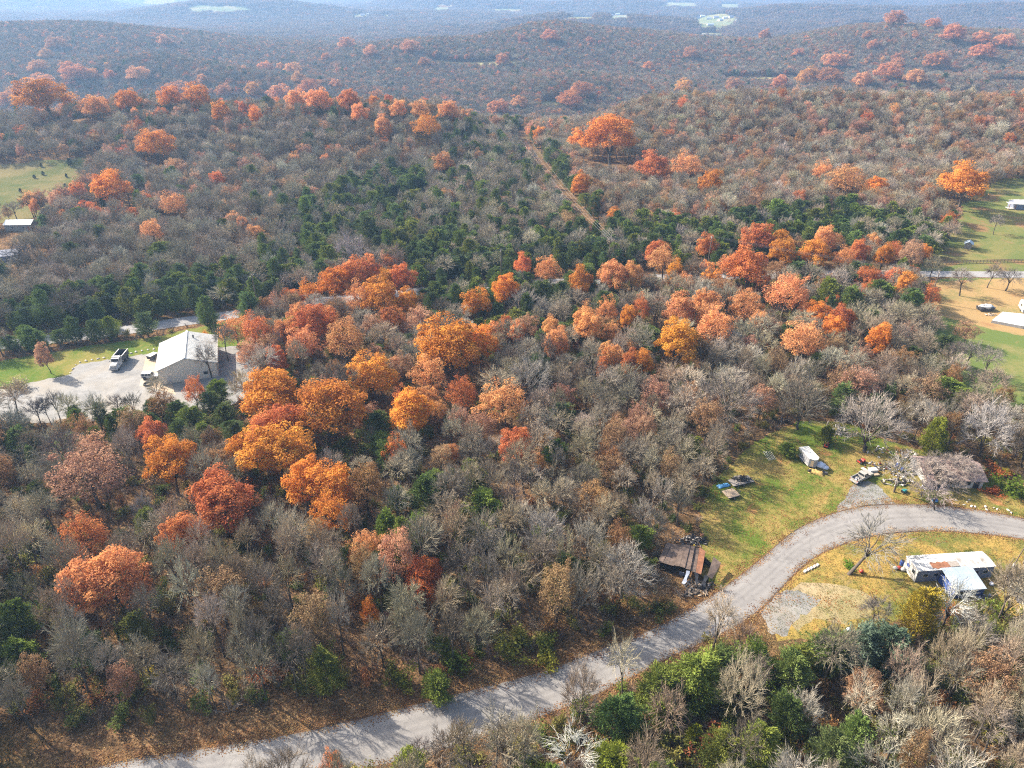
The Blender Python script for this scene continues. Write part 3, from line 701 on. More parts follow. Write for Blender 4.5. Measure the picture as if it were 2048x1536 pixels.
A(1115, 680, 62, 's', 'oak', "light orange oak left of centre-right, lower of a stacked pair")
A(1098, 648, 44, 's', 'oak', "tan oak above the light orange oak, upper of a stacked pair")
A(1180, 650, 72, 's', 'oak', "salmon leafy oak leaning right of the stacked pair")
A(1215, 612, 48, 's', 'thin', "brownish thin oak above the leaning salmon oak")
A(1280, 605, 42, 'r', 'thin', "small red tree half hidden by a cedar under the long salmon row")
A(1348, 690, 98, 'y', 'oak', "large yellow-orange oak in the centre right of the wood")
A(1290, 718, 55, 'o', 'oak', "orange oak at the lower left of the large yellow-orange oak")
A(1258, 715, 44, 'r', 'tall', "red-orange tree second to the left of the large yellow-orange oak")
A(1210, 718, 28, 'r', 'tall', "narrow red tree standing upright left of the large yellow-orange oak")
A(1350, 538, 40, 'y', 'tall', "bright yellow tree between the salmon row and the red row")
A(1312, 503, 52, 'r', 'oak', "red-orange tree at the upper left of the bright yellow tree")
A(1330, 520, 60, 's', 'thin', "tan tree behind the bright yellow tree")
A(1415, 486, 46, 'r', 'oak', "round red-orange tree alone left of the red row's top")
A(1505, 480, 72, 'r', 'oak', "dull red oak at the left end of the far red row")
A(1560, 478, 46, 'y', 'oak', "yellow-orange tree behind the red row's left end")
A(1572, 505, 58, 'o', 'oak', "vivid orange oak at the front of the far red row")
A(1622, 505, 70, 'o', 'oak', "largest vivid orange oak in the middle of the far red row")
A(1655, 483, 60, 's', 'oak', "salmon oak at the back of the far red row")
A(1722, 500, 46, 'r', 'oak', "deep orange tree near the right end of the far red row")
A(1768, 505, 44, 'o', 'oak', "orange tree right of the deep orange one in the far red row")
A(1690, 510, 44, 's', 'thin', "brownish tree between vivid and deep orange oaks of the far red row")
A(1826, 506, 50, 'p', 'thin', "tan pink round tree at the far red row's right end near the far road")
A(1815, 562, 40, 'o', 'tall', "small orange tree at the edge of the dry meadow below the far road")
A(1502, 552, 104, 'r', 'oak', "wide red domed oak below the far red row")
A(1455, 522, 36, 's', 'thin', "small salmon tree left of the wide red domed oak")
A(1572, 592, 92, 's', 'thin', "salmon half-bare oak right below the wide red domed oak")
A(1365, 622, 76, 's', 'oak', "salmon oak above the large yellow-orange oak, left of two")
A(1432, 652, 84, 's', 'thin', "tan-orange oak above and right of the large yellow-orange oak")
A(1410, 600, 55, 's', 'oak', "light orange tree between the bright yellow tree and the tan-orange oaks")
A(1492, 612, 74, 's', 'thin', "thin tan oak below the wide red domed oak")
A(1600, 682, 84, 's', 'thin', "tan-orange flat oak in the right of the wood above the trailer yard")
A(1755, 672, 62, 'o', 'oak', "orange round tree alone among grey trees near the right meadow")
A(1382, 770, 44, 's', 'thin', "small tan-orange tree below the large yellow-orange oak")
A(1292, 832, 58, 'p', 'thin', "pinkish thin tree in the brown thicket above the junk yard's left")
A(1345, 910, 60, 'b', 'thin', "brown-leaved tree in the thicket left of the trailer yard")
# --- far side of the power line
A(1160, 287, 44, 'o', 'oak', "orange tree right of the cleared track, smaller left one of the big slope group")
A(1222, 308, 108, 'o', 'oak', "largest orange oak on the slope right of the cleared track")
A(1165, 368, 40, 'o', 'tall', "narrow orange tree below the largest slope oak beside the cleared track")
A(1308, 346, 70, 'r', 'oak', "red-orange oak to the right of the largest slope oak")
A(1366, 340, 60, 's', 'thin', "tan oak between two orange oaks on the right slope")
A(1418, 370, 54, 'o', 'oak', "orange oak right of the tan oak on the slope")
A(1748, 376, 44, 'o', 'tall', "upright bright orange tree on the right slope above the cedars")
A(1690, 368, 66, 's', 'thin', "tan-orange oak left of the upright bright orange tree")
A(1645, 345, 40, 's', 'thin', "small tan tree up and left of the tan-orange slope oak")
A(1928, 385, 104, 'o', 'oak', "big orange oak at the edge of the shaded meadow in the upper right")
A(1215, 262, 30, 's', 'thin', "small salmon tree above the largest slope oak")
A(220, 390, 88, 'o', 'oak', "big copper oak alone beside the left field")
A(308, 308, 68, 'o', 'oak', "orange oak right of and above the left field")
A(300, 460, 50, 's', 'thin', "dusty red tree below the big copper oak by the left field")
A(345, 408, 52, 's', 'thin', "tan-red tree right of the big copper oak by the left field")
A(435, 358, 30, 'r', 'oak', "small red-orange tree on the grey slope left of centre")
A(890, 330, 42, 's', 'oak', "small salmon tree alone on the slope left of the cleared track")
def row(items, what):       # trees told apart by their place along a crest
    items = sorted(items); words = ["first", "second", "third", "fourth", "fifth", "sixth", "seventh", "eighth", "ninth", "tenth", "eleventh", "twelfth", "thirteenth", "fourteenth", "fifteenth", "sixteenth", "seventeenth", "eighteenth", "nineteenth", "twentieth"]
    names = dict(o="orange", r="red-orange", y="yellow-orange", p="dusty pink", s="salmon", d="dark red", b="brown")
    for i, it in enumerate(items):
        px, py, wd, t = it[:4]; st = it[4] if len(it) > 4 else 'oak'
        A(px, py, wd, t, st, f"{names[t]} tree, {words[i]} from the left {what}", "autumn trees " + what)
row([(335, 205, 48, 'o'), (362, 196, 50, 'r'), (400, 205, 56, 'o'), (440, 226, 32, 'o', 'tall'), (450, 192, 36, 'r'), (508, 188, 40, 'y'), (512, 234, 24, 'o', 'tall'), (560, 200, 48, 's'), (592, 205, 40, 's'), (618, 192, 52, 'r'), (645, 212, 50, 's')], "on the first ridge crest, left half")
row([(700, 208, 48, 'r'), (722, 232, 36, 's'), (757, 200, 30, 'y'), (765, 258, 36, 's', 'tall'), (795, 222, 34, 's'), (842, 225, 34, 's'), (852, 262, 54, 'y', 'thin'), (890, 228, 40, 's'), (1000, 226, 42, 'r'), (1040, 215, 38, 's'), (1137, 216, 54, 'r'), (1158, 194, 46, 'd')], "on the first ridge crest, right half")
row([(20, 212, 46, 'o'), (35, 195, 40, 's'), (95, 184, 56, 's'), (112, 220, 96, 'o'), (195, 222, 46, 's'), (265, 208, 44, 'o'), (72, 142, 36, 's'), (135, 150, 44, 'r'), (160, 162, 50, 'r'), (178, 158, 34, 'y'), (222, 155, 24, 'r'), (276, 163, 44, 's'), (95, 118, 34, 's'), (112, 100, 40, 's')], "in the hazy hollow at the far left")
row([(333, 90, 30, 's'), (405, 163, 26, 's'), (533, 142, 30, 's'), (560, 138, 22, 's'), (588, 148, 34, 's'), (600, 165, 34, 's'), (655, 120, 22, 'r'), (675, 175, 28, 's'), (700, 95, 34, 'r'), (740, 112, 34, 's'), (790, 100, 14, 'r'), (820, 105, 38, 's'), (850, 130, 26, 'r')], "on the blue slopes behind the first ridge")
row([(1008, 130, 34, 'r'), (1045, 83, 20, 'r'), (1105, 85, 40, 'r'), (1180, 86, 18, 'r'), (1261, 130, 14, 'r'), (1292, 138, 26, 'r'), (1378, 116, 34, 's'), (1530, 78, 30, 'r'), (1598, 112, 22, 'r'), (1632, 108, 16, 's'), (1655, 125, 26, 's'), (1670, 135, 44, 'r')], "on the long back hill, left part")
row([(1732, 76, 22, 'r'), (1745, 97, 26, 'r'), (1736, 125, 16, 's'), (1764, 122, 14, 's'), (1782, 52, 48, 'd'), (1790, 120, 22, 'r'), (1792, 135, 30, 's'), (1828, 76, 16, 'r'), (1868, 56, 30, 'r'), (1908, 86, 56, 'r'), (1962, 90, 40, 'r'), (2010, 95, 40, 's')], "on the long back hill, right part")
row([(1370, 185, 42, 'y'), (1468, 178, 36, 's'), (1555, 176, 40, 'r'), (1612, 170, 56, 'y'), (1665, 168, 52, 'r'), (1722, 170, 44, 's'), (1775, 160, 50, 'r'), (1820, 165, 44, 's'), (1870, 137, 50, 'r'), (1965, 118, 46, 'r')], "along the crest of the right-hand ridge")
# --- evergreens that stand out
B = lambda px, py, wd, t, label, hk=None, st='cedar': HAND_G(px, py, wd, t, label, hk, st)
def HAND_G(px, py, wd, t, label, hk, st): hand(px, py, wd, t, st, label, hk=hk)
YG, DG, BG, OG = (.21, .235, .032), (.11, .15, .042), (.12, .16, .10), (.27, .22, .03)
MG = (.15, .19, .036)
B(810, 1500, 92, YG, "yellow-green cedar on the near edge of the road at the bottom", 7)
B(1240, 1392, 112, DG, "dark green cedar with bare stems at the near edge of the road", 7.5)
B(1325, 1345, 120, MG, "left cedar of the dark row along the road's near side", 8)
B(1400, 1325, 140, MG, "broad yellowish cedar in the middle of the row along the road's near side", 9)
B(1450, 1300, 100, DG, "cedar behind the broad yellowish cedar by the road", 8)
B(1525, 1285, 92, MG, "right cedar of the row along the road, next to the gravel pull-off", 7)
B(1665, 1262, 108, DG, "dark cedar clump right of the gravel pull-off with a white object behind", 7.5)
B(1735, 1265, 90, BG, "blue-green cedar, left of two in the clump left of the mobile home", 9)
B(1790, 1268, 105, BG, "blue-green cedar, right of two in the clump left of the mobile home", 10)
B(1850, 1205, 82, OG, "golden-topped cedar in front of the white mobile home", 11)
B(1245, 1485, 92, YG, "bright green cedar at the bottom right of the road", 7)
B(1215, 1470, 60, YG, "small bright cedar left of the bright green one at the bottom", 6)
B(1335, 1500, 60, MG, "small green cedar at the bottom edge under the dark row", 6)
B(1400, 1412, 42, (.2, .21, .02), "little yellow cedar under the dark roadside row", 4)
B(1878, 850, 62, YG, "tall columnar bright cedar between pale bare trees at the right", 10)
B(1905, 755, 85, MG, "olive cedar at the lower edge of the right meadow", 8)
B(1830, 690, 50, DG, "dark cedar at the left edge of the right meadow", 8)
B(970, 982, 88, MG, "round green cedar in the grey wood right of the orange group", 8)
B(965, 1030, 62, YG, "small bright green cedar below the round green cedar", 6)
B(770, 1022, 66, MG, "green cedar right of the lower orange group, left of two", 8)
B(835, 1028, 72, MG, "green cedar right of the lower orange group, right of two", 8)
B(845, 955, 76, DG, "dark cedar above the two green cedars right of the orange group", 8.5)
B(1110, 868, 52, (.075, .12, .022), "bright cedar just right of the coral red tree", 7)
B(870, 1325, 74, MG, "green bushy cedar above the road at the lower middle", 5.5)
B(575, 1250, 60, DG, "dark cedar low in the lower left wood", 7)
B(110, 1150, 60, (.05, .08, .045), "greyish cedar left of the largest salmon oak", 7)
B(760, 1100, 70, DG, "dark cedar behind the sparse salmon tree", 8)
B(690, 1085, 62, DG, "dark cedar under the copper oaks", 7)
B(20, 1270, 90, MG, "green cedar at the left edge low in the wood", 7)
B(1588, 850, 40, MG, "low green cedar under the bare tree by the cargo trailer", 3.6)
B(1665, 825, 40, (.11, .12, .02), "small olive cedar behind the rubbish heap", 4.5)
B(410, 608, 40, DG, "dark cedar at the near side of the far road behind the building", 11)
B(835, 375, 50, (.03, .05, .025), "big dark cedar on the slope left of the cleared track", 13)
B(790, 385, 44, (.035, .055, .025), "dark cedar left of the big one on the slope", 12)
for i, (px, py, wd) in enumerate([(345, 792, 48), (425, 752, 62), (440, 800, 60), (375, 805, 60), (270, 812, 46), (235, 808, 52), (190, 795, 40), (140, 808, 44), (25, 845, 70), (520, 745, 56), (570, 735, 50), (400, 835, 56), (350, 830, 50)]):
    B(px, py, wd, MG if i % 2 else DG, None, 7)
# --- bare trees that stand out
G = lambda px, py, wd, c, label, st='vase', hk=None: hand(px, py, wd, c, st, label, hk=hk)
LG, MGR, BR = (.29, .265, .23), (.19, .165, .14), (.19, .15, .115)
G(1718, 1080, 170, (.19, .165, .14), "big spreading bare tree beside the inner curve of the road", 'gnarl', 11)
G(1610, 800, 125, (.2, .175, .145), "fan-shaped bare tree with ivy at its foot behind the cargo trailer")
G(1750, 845, 140, (.27, .24, .195), "big pale fan-shaped bare tree at the back of the junk yard")
G(1455, 800, 150, (.21, .18, .15), "largest fan-shaped grey tree left of the cargo trailer yard")
G(1810, 920, 85, LG, "pale bare tree with thick ivied trunk right of the pickup", 'gnarl', 11)
G(1895, 955, 75, (.30, .25, .21), "slim leaning bare tree at the road in front of the ruined house", 'gnarl', 7)
G(1985, 850, 130, LG, "pale bare tree with a few rusty leaves right of the columnar cedar")
G(1060, 755, 100, (.27, .26, .22), "silvery fan-shaped bare tree in the centre of the wood")
G(1090, 1060, 120, LG, "silvery fan-shaped bare tree in the thicket right of the deep red oak")
G(1180, 1060, 95, LG, "second silvery bare tree just right of the silvery fan-shaped one")
G(1905, 1200, 110, (.36, .34, .30), "bare tree with white forked limbs in front of the mobile home's annex", 'gnarl', 14)
G(1985, 1260, 110, MGR, "bare tree with dark trunk right of the mobile home", 'gnarl', 10)
G(1740, 1345, 95, (.40, .25, .13), "white-limbed tree with sparse orange leaves at the lower right", 'thin', 9)
G(1935, 545, 56, MGR, "slim bare tree in the dry meadow beside the far road", 'bare', 10)
G(1990, 530, 50, MGR, "bare tree on the far side of the far road by the fence", 'bare', 9)
G(2028, 535, 64, (.15, .13, .11), "dark-trunked bare tree forked low at the far road's right end", 'gnarl', 9)
G(1945, 638, 50, 'p', "small tree with a few brown leaves in the right meadow", 'thin', 8)
G(1922, 688, 46, MGR, "bare twin-stemmed tree in the right meadow, left of three", 'bare', 9)
G(1950, 682, 50, MGR, "bare tree in the right meadow, middle of three", 'bare', 9)
G(1985, 705, 56, MGR, "bare tree in the right meadow, right of three", 'bare', 10)
G(1905, 800, 70, MGR, "multi-stemmed bare tree at the meadow's lower corner", 'vase', 8)
G(2030, 800, 70, LG, "pale bare tree at the right edge below the meadow", 'vase', 8)
G(2000, 430, 40, MGR, "small bare tree on the shaded upper right meadow", 'bare', 9)
G(445, 668, 60, MGR, "bare tree overhanging the metal building's right roof slope", 'bare', 12)
G(410, 700, 50, MGR, "slim bare tree in front of the metal building's right roof slope", 'bare', 11)
G(60, 795, 50, MGR, "bare tree at the gravel yard's lower edge, left of three", 'bare', 8)
G(100, 785, 46, MGR, "bare tree at the gravel yard's lower edge, right of three", 'bare', 9)
G(80, 790, 40, MGR, "bare tree at the gravel yard's lower edge, middle of three", 'bare', 8)
G(222, 778, 46, BR, "brownish bare tree below the parked dump truck", 'bare', 7)
G(262, 792, 24, BR, "thin bare tree on the gravel yard's edge left of the white off-roader", 'bare', 5)
G(20, 500, 60, (.09, .08, .07), "dark leaning bare tree beside the sheds at the left edge", 'gnarl', 12)
G(1765, 1182, 85, MGR, "twiggy bare tree left of the golden-topped cedar by the mobile home", 'bare', 8)
G(1950, 1212, 90, (.27, .24, .2), "bare tree crowding the annex's right front corner", 'bare', 8)
G(575, 485, 60, PALE[1], "pale round bare tree left of the dark cedars beyond the power line", 'vase')
G(700, 495, 70, LG, "wide pale bare tree above the upper orange cluster", 'vase')
G(1140, 1455, 150, (.38, .36, .32), "white-limbed gnarled tree hanging over the road at the bottom", 'gnarl', 7)
G(840, 1465, 60, MGR, "spindly bare tree on the road's near edge at the bottom", 'bare', 6)

STYLE = dict(oak=OAK, tall=TALL, thin=THIN, cedar=CEDAR, vase=VASE, gnarl=GNARL, bare=BARE, bush=BUSH)
REF = dict(oak=(10, 13), tall=(7.4, 13), thin=(10, 13), cedar=(5.4, 9), vase=(11.5, 13), gnarl=(11, 13), bare=(10, 13), bush=(3, 2.4))
NAME = dict(oak="oak_tree", tall="oak_tree", thin="oak_tree", cedar="cedar_tree", vase="bare_tree", gnarl="bare_tree", bare="bare_tree", bush="shrub")
CAT = dict(oak="autumn tree", tall="autumn tree", thin="autumn tree", cedar="cedar", vase="bare tree", gnarl="bare tree", bare="bare tree", bush="shrub")
TW = (.34, .31, .28)
def plant(k, name, cat, x, y, D, H, ref, tint, label, group=None, rz=None):
    root = empty(name, (x, y, tz(x, y)), random.random() * 6.28 if rz is None else rz, label, cat, group)
    s = (D / ref[0], D / ref[0], H / ref[1])
    for me in (k.trunk, k.crown):
        if me is None: continue
        o = link(me.name.split('.')[0], me, root); o.scale = s; o.color = (*tint, 1)
    return root
def jitter(c, a=.12):
    f = random.uniform(1 - a, 1 + a); return tuple(min(.9, v * f * random.uniform(.94, 1.06)) for v in c)

# fill trees of the near and middle woods
fx, fy = scatter(54, 700, 5.3, 14)
ok = ~no_trees(fx, fy, 1.0)
hx = np.array([h[0] for h in HAND]); hy = np.array([h[1] for h in HAND]); hD = np.array([h[2] for h in HAND]); hlead = np.array([h[5] in ('oak', 'tall', 'thin') and h[1] > 110 for h in HAND])
for i in range(0, len(fx), 2000):
    ex, ey = fx[i:i + 2000, None] - hx[None], fy[i:i + 2000, None] - hy[None]; rr = np.hypot(hx, hy)[None]
    al = (ex * hx[None] + ey * hy[None]) / rr; la = np.abs(ex * hy[None] - ey * hx[None]) / rr
    bad = (np.hypot(ex, ey) < hD[None] * .38 + 1.2) | (hlead[None] & (la < hD[None] * .42) & (al < 0) & (al > -hD[None] * .85))
    ok[i:i + 2000] &= ~bad.any(1)
_px, _py, _ = proj(fx, fy, terrain(fx, fy) + 5)
open_wood = in_poly(_px, _py, [(0, 1000), (250, 1000), (500, 1080), (850, 1180), (1250, 1120), (1330, 1280), (900, 1400), (0, 1560)])
ok &= ~(open_wood & (RNG.random(fx.shape) < .06))
fx, fy = fx[ok], fy[ok]; fz = terrain(fx, fy); fk = kinds_for(fx, fy, fz)
FD = np.clip(RNG.normal(7.4, 1.7, fx.shape), 4, 12); FH = np.clip(RNG.normal(10.2, 1.6, fx.shape) + (FD - 7.4) * .4, 6.5, 15)
FH = FH + 2.8 * (fy < 100); FD = FD * np.where(fy < 112, .84, np.where(fy < 150, .9, 1))
FH = np.where((fy > 215) & (fy < 300), FH * .88, FH)      # lower broad-leaved trees among the evergreen belt
k2s = dict(g='bare', v='vase', n='gnarl', b='brown', t='thin', c='cedar', o='oak')
STYLE['brown'] = THIN; REF['brown'] = (10, 13); NAME['brown'] = "brown_leaved_tree"; CAT['brown'] = "brown tree"
ZONES = [("in the thicket below the curving road", [(500, 1700), (1150, 1420), (1450, 1270), (1560, 1200), (2300, 1180), (2300, 1700)]),
         ("in the lower left wood above the road", [(-300, 880), (760, 930), (760, 1420), (-300, 1700)]),
         ("between the deep red oak and the burnt shed", [(760, 930), (1450, 930), (1430, 1200), (760, 1420)]),
         ("between the gravel yard and the big orange oaks", [(-300, 700), (700, 700), (760, 930), (-300, 880)]),
         ("in the wood around the cargo trailer yard", [(1400, 720), (2300, 720), (2300, 1060), (1400, 1000)]),
         ("in the mid wood between building and trailer yard", [(700, 620), (1400, 620), (1450, 930), (760, 930)]),
         ("in the right of the wood beside the meadow", [(1400, 540), (1900, 540), (1900, 720), (1400, 720)]),
         ("in the evergreen belt left of the middle pole", [(-300, 470), (1000, 440), (1000, 620), (700, 700), (-300, 700)]),
         ("in the evergreen belt right of the middle pole", [(1000, 430), (2300, 400), (2300, 560), (1400, 620), (1000, 620)]),
         ("on the slope left of the cleared track", [(-300, -50), (1050, -50), (1150, 440), (-300, 470)]),
         ("on the slope right of the cleared track", [(1050, -50), (2400, -50), (2400, 430), (1150, 440)])]
def zone_of(x, y):
    px, py, _ = proj(x, y, tz(x, y) + 4)
    for nm, poly in ZONES:
        if in_poly(np.array([px]), np.array([py]), poly)[0]: return nm
    return "in the wood at the edge of the picture"
fpx, fpy, fsc = proj(fx, fy, fz + 7)
inview = (fpx > -30) & (fpx < 2078) & (fpy < 1570)
DESC = dict(bare="grey twiggy bare tree", vase="pale fan-shaped bare tree", gnarl="gnarled bare tree", brown="brown-leaved tree", thin="half-bare reddish oak", cedar="dark green cedar", oak="orange-leaved oak", bush="leafy shrub")
left = {}; FILL = []
MARKS = [(1378, 1130, "burnt shed"), (1481, 966, "junk trailer"), (1618, 912, "cargo trailer"), (1718, 957, "pickup truck"), (1890, 940, "ruined house"), (1890, 1125, "mobile home"), (1718, 1090, "spreading roadside tree"), (1580, 1220, "gravel pull-off"), (842, 1140, "deep red oak"), (228, 1150, "salmon-red oak"), (440, 1005, "mauve-topped red oak"), (560, 910, "golden domed oak"), (325, 890, "golden oak pair"), (180, 950, "dusty pink oak"), (832, 815, "tall yellow tree"), (905, 705, "broad rusty oak"), (372, 715, "metal building"), (235, 725, "dump truck"), (740, 565, "upper orange cluster"), (1030, 872, "coral red tree"), (1002, 520, "middle utility pole"), (1348, 690, "large yellow-orange oak"), (1502, 552, "wide red domed oak"), (1622, 500, "far red row"), (1755, 672, "lone round orange tree"), (1872, 565, "dry meadow's pole"), (1878, 850, "tall columnar cedar"), (1100, 350, "cleared track"), (1222, 308, "largest slope oak"), (1928, 385, "meadow-edge orange oak"), (220, 390, "big copper oak"), (80, 380, "left field"), (1060, 755, "silvery bare tree"), (970, 985, "round green cedar"), (785, 1236, "crimson bush"), (515, 1355, "red-orange sapling"), (1400, 1320, "dark roadside cedars"), (1765, 1265, "blue-green cedars"), (1245, 1485, "bright green cedar"), (810, 1500, "yellow-green roadside cedar"), (655, 1490, "small red-topped tree"), (1740, 1345, "white-limbed orange tree"), (503, 549, "left utility pole"), (835, 375, "big dark cedar"), (2030, 965, "bright green bush"), (300, 240, "first ridge's left end"), (700, 220, "first ridge's middle"), (1550, 260, "brown slope"), (640, 830, "big orange clump"), (1150, 560, "long salmon row"), (120, 640, "left cedar row"), (1145, 680, "stacked light orange pair"), (600, 450, "slope's dark cedars"), (1300, 460, "right cedar belt"), (1700, 440, "meadow-side cedars"), (1290, 980, "grey thicket's middle"), (1100, 1200, "thicket's roadside edge"), (300, 1420, "leafy verge"), (2000, 1400, "lower right corner"), (1600, 1450, "bottom edge thicket")]
def name_fill():
    """each fill tree or shrub is told apart by size, the landmark it stands by, and its order from the left there"""
    by = {}
    for root, st, D, q, x, y in FILL:
        px, py, _ = proj(x, y, tz(x, y) + 4); dx, dy, nm = min(((px - a, py - b, n_) for a, b, n_ in MARKS), key=lambda t: math.hypot(t[0], t[1] * 1.3))
        hz_ = "" if abs(dx) * 1.6 < abs(dy) else ("left" if dx < 0 else "right"); vt = "" if abs(dy) * 1.6 < abs(dx) else ("above" if dy < 0 else "below")
        rel = f"{vt} and {hz_} of" if hz_ and vt else (f"{hz_} of" if hz_ else vt)
        by.setdefault(f"{q}{DESC[st]} {rel} the {nm}", []).append((px, root))
    o_ = ["leftmost", "second from left", "third from left", "fourth from left", "fifth from left", "sixth from left", "seventh from left", "eighth from left", "ninth from left", "tenth from left", "eleventh from left", "twelfth from left"]
    for lb, L in by.items():
        L.sort(key=lambda t: t[0])
        for i, (px, root) in enumerate(L): root['label'] = lb if len(L) == 1 else f"{lb}, {o_[min(i, 11)]}"
def sized(st, D):
    lo, hi = {'cedar': (5.2, 6.9), 'bush': (2.6, 3.7)}.get(st, (6.6, 8.6)); return "small " if D < lo else "big " if D > hi else ""
handcount = {}
for h in HAND: handcount[CAT[h[5]]] = handcount.get(CAT[h[5]], 0) + 1
for x, y, D, H, t, st, label, group in HAND:
    tint = TINT[t] if isinstance(t, str) else t
    if y > 640 and isinstance(t, str): tint = tuple(.55 * a + .45 * b for a, b in zip(tint, (.36, .20, .10)))
    k = random.choice(STYLE[st])
    if label is None:
        zz = zone_of(x, y); label = f"{DESC[st]} {zz}"; group = f"{DESC[st]}s {zz}"
    was = label; r_ = plant(k, NAME[st], CAT[st], x, y, D, H, REF[st], jitter(tint, .06), label, group)
    if group and group.startswith(DESC.get(st, '#')): FILL.append((r_, st, D, sized(st, D), x, y))
order = np.argsort(np.hypot(fx, fy) + (~inview) * 1e5)
used = dict(handcount)
for i in order:
    st = k2s[fk[i]]; cat = CAT[st]; D, H = FD[i], FH[i]
    if st == 'cedar': D, H = D * .86, (H * .68 if fy[i] < 200 else H * random.uniform(.78, 1.0))
    if st == 'vase': D *= 1.15
    if st == 'oak' and fpx[i] > 1760 and fy[i] < 230: st = 'brown'; cat = CAT[st]
    if st == 'cedar': tint = random.choice(GREEN)
    elif st == 'oak': tint = TINT[random.choice('orss')]
    elif st == 'brown': tint = random.choice([TINT['b'], TINT['p'], (.27, .15, .07)])
    elif st == 'thin': tint = TINT[random.choice('psr')]
    elif st == 'vase': tint = random.choice(PALE + GREY[:1])
    else: tint = random.choice(GREY)
    if inview[i] and used.get(cat, 0) < 300:
        used[cat] = used.get(cat, 0) + 1
        zz = zone_of(fx[i], fy[i])
        FILL.append((plant(random.choice(STYLE[st]), NAME[st], cat, fx[i], fy[i], D, H, REF[st], jitter(tint), f"{DESC[st]} {zz}", f"{DESC[st]}s {zz}"), st, D, sized(st, D), fx[i], fy[i]))
    else:
        left.setdefault(cat, []).append((fx[i], fy[i], fz[i], D, H, st, tint))

# the rest of the woods: one object for each kind of tree, standing trees put on the points of a mesh
def forest(name, protos, P, kind='stuff'):
    """protos: list of (mesh, colour); P rows: x y z rot sx sz idx"""
    meshes = []; [meshes.append(me) for me, t in protos if me not in meshes]
    which = [meshes.index(me) for me, t in protos]; tints = np.array([t for me, t in protos])
    P = np.asarray(P, float); pi = P[:, 6].astype(int); P[:, 6] = np.array(which)[pi]
    tint = np.c_[np.clip(tints[pi] * RNG.uniform(.87, 1.13, (len(P), 1)) * RNG.uniform(.94, 1.06, (len(P), 3)), 0, .9), np.ones(len(P))]
    tint[P[:, 1] > 690, :3] *= .78 if 'wood' in name else 1      # trees on the far slopes get a darker tint
    protos = [(me, None) for me in meshes]
    c = bpy.data.collections.new(name + "_kinds")
    for i, (me, _t) in enumerate(protos):
        o = bpy.data.objects.new(f"{name}_{i:03d}", me); c.objects.link(o)
    P = np.asarray(P, float); n = len(P)
    me = bpy.data.meshes.new(name); me.vertices.add(n); me.vertices.foreach_set('co', P[:, :3].ravel())
    for nm, typ, dat in (("idx", 'INT', P[:, 6].astype(np.int32)), ("rot", 'FLOAT_VECTOR', np.stack([0 * P[:, 3], 0 * P[:, 3], P[:, 3]], 1).ravel()), ("siz", 'FLOAT_VECTOR', np.stack([P[:, 4], P[:, 4], P[:, 5]], 1).ravel())):
        a = me.attributes.new(nm, typ, 'POINT'); a.data.foreach_set('vector' if 'VEC' in typ else 'value', dat)
    a = me.attributes.new("tint", 'FLOAT_COLOR', 'POINT'); a.data.foreach_set('color', tint.ravel())
    o = link(name, me); o['kind'] = kind
    g = bpy.data.node_groups.new(name, 'GeometryNodeTree')
    g.interface.new_socket("Geometry", in_out='INPUT', socket_type='NodeSocketGeometry'); g.interface.new_socket("Geometry", in_out='OUTPUT', socket_type='NodeSocketGeometry')
    gi, go = g.nodes.new('NodeGroupInput'), g.nodes.new('NodeGroupOutput')
    ci = g.nodes.new('GeometryNodeCollectionInfo'); ci.inputs['Collection'].default_value = c
    ci.inputs['Separate Children'].default_value = True; ci.inputs['Reset Children'].default_value = True
    ip = g.nodes.new('GeometryNodeInstanceOnPoints'); ip.inputs['Pick Instance'].default_value = True
    for nm, typ, sock in (("idx", 'INT', 'Instance Index'), ("rot", 'FLOAT_VECTOR', 'Rotation'), ("siz", 'FLOAT_VECTOR', 'Scale')):
        na = g.nodes.new('GeometryNodeInputNamedAttribute'); na.data_type = typ; na.inputs['Name'].default_value = nm
        src = na.outputs[0]
        if sock == 'Rotation':
            e = g.nodes.new('FunctionNodeEulerToRotation'); g.links.new(src, e.inputs[0]); src = e.outputs[0]
        g.links.new(src, ip.inputs[sock])
    g.links.new(gi.outputs[0], ip.inputs['Points']); g.links.new(ci.outputs[0], ip.inputs['Instance']); g.links.new(ip.outputs[0], go.inputs[0])
    md = o.modifiers.new("trees", 'NODES'); md.node_group = g
    return o
WHOLE = {id(k): k.whole("tree") for L in (BARE, VASE, GNARL, OAK, THIN, CEDAR, BUSH, BRUSH, PUFF) for k in L}
PAL = dict(bare=(BARE, GREY), vase=(VASE, PALE + GREY[:1]), gnarl=(GNARL, GREY[:3]), brown=(THIN, [TINT['b'], TINT['p'], (.27, .15, .07)]), thin=(THIN, [TINT['p'], TINT['s'], TINT['r']]), cedar=(CEDAR, GREEN), oak=(OAK, [TINT['o'], TINT['r'], TINT['s']]))
def protos_of(styles):
    out = []; idx = {}
    for st in styles:
        ks, tints = PAL[st]; idx[st] = []
        for t in tints:
            for k in ks[:7]:
                idx[st].append(len(out)); out.append((WHOLE[id(k)], t))
    return out, idx
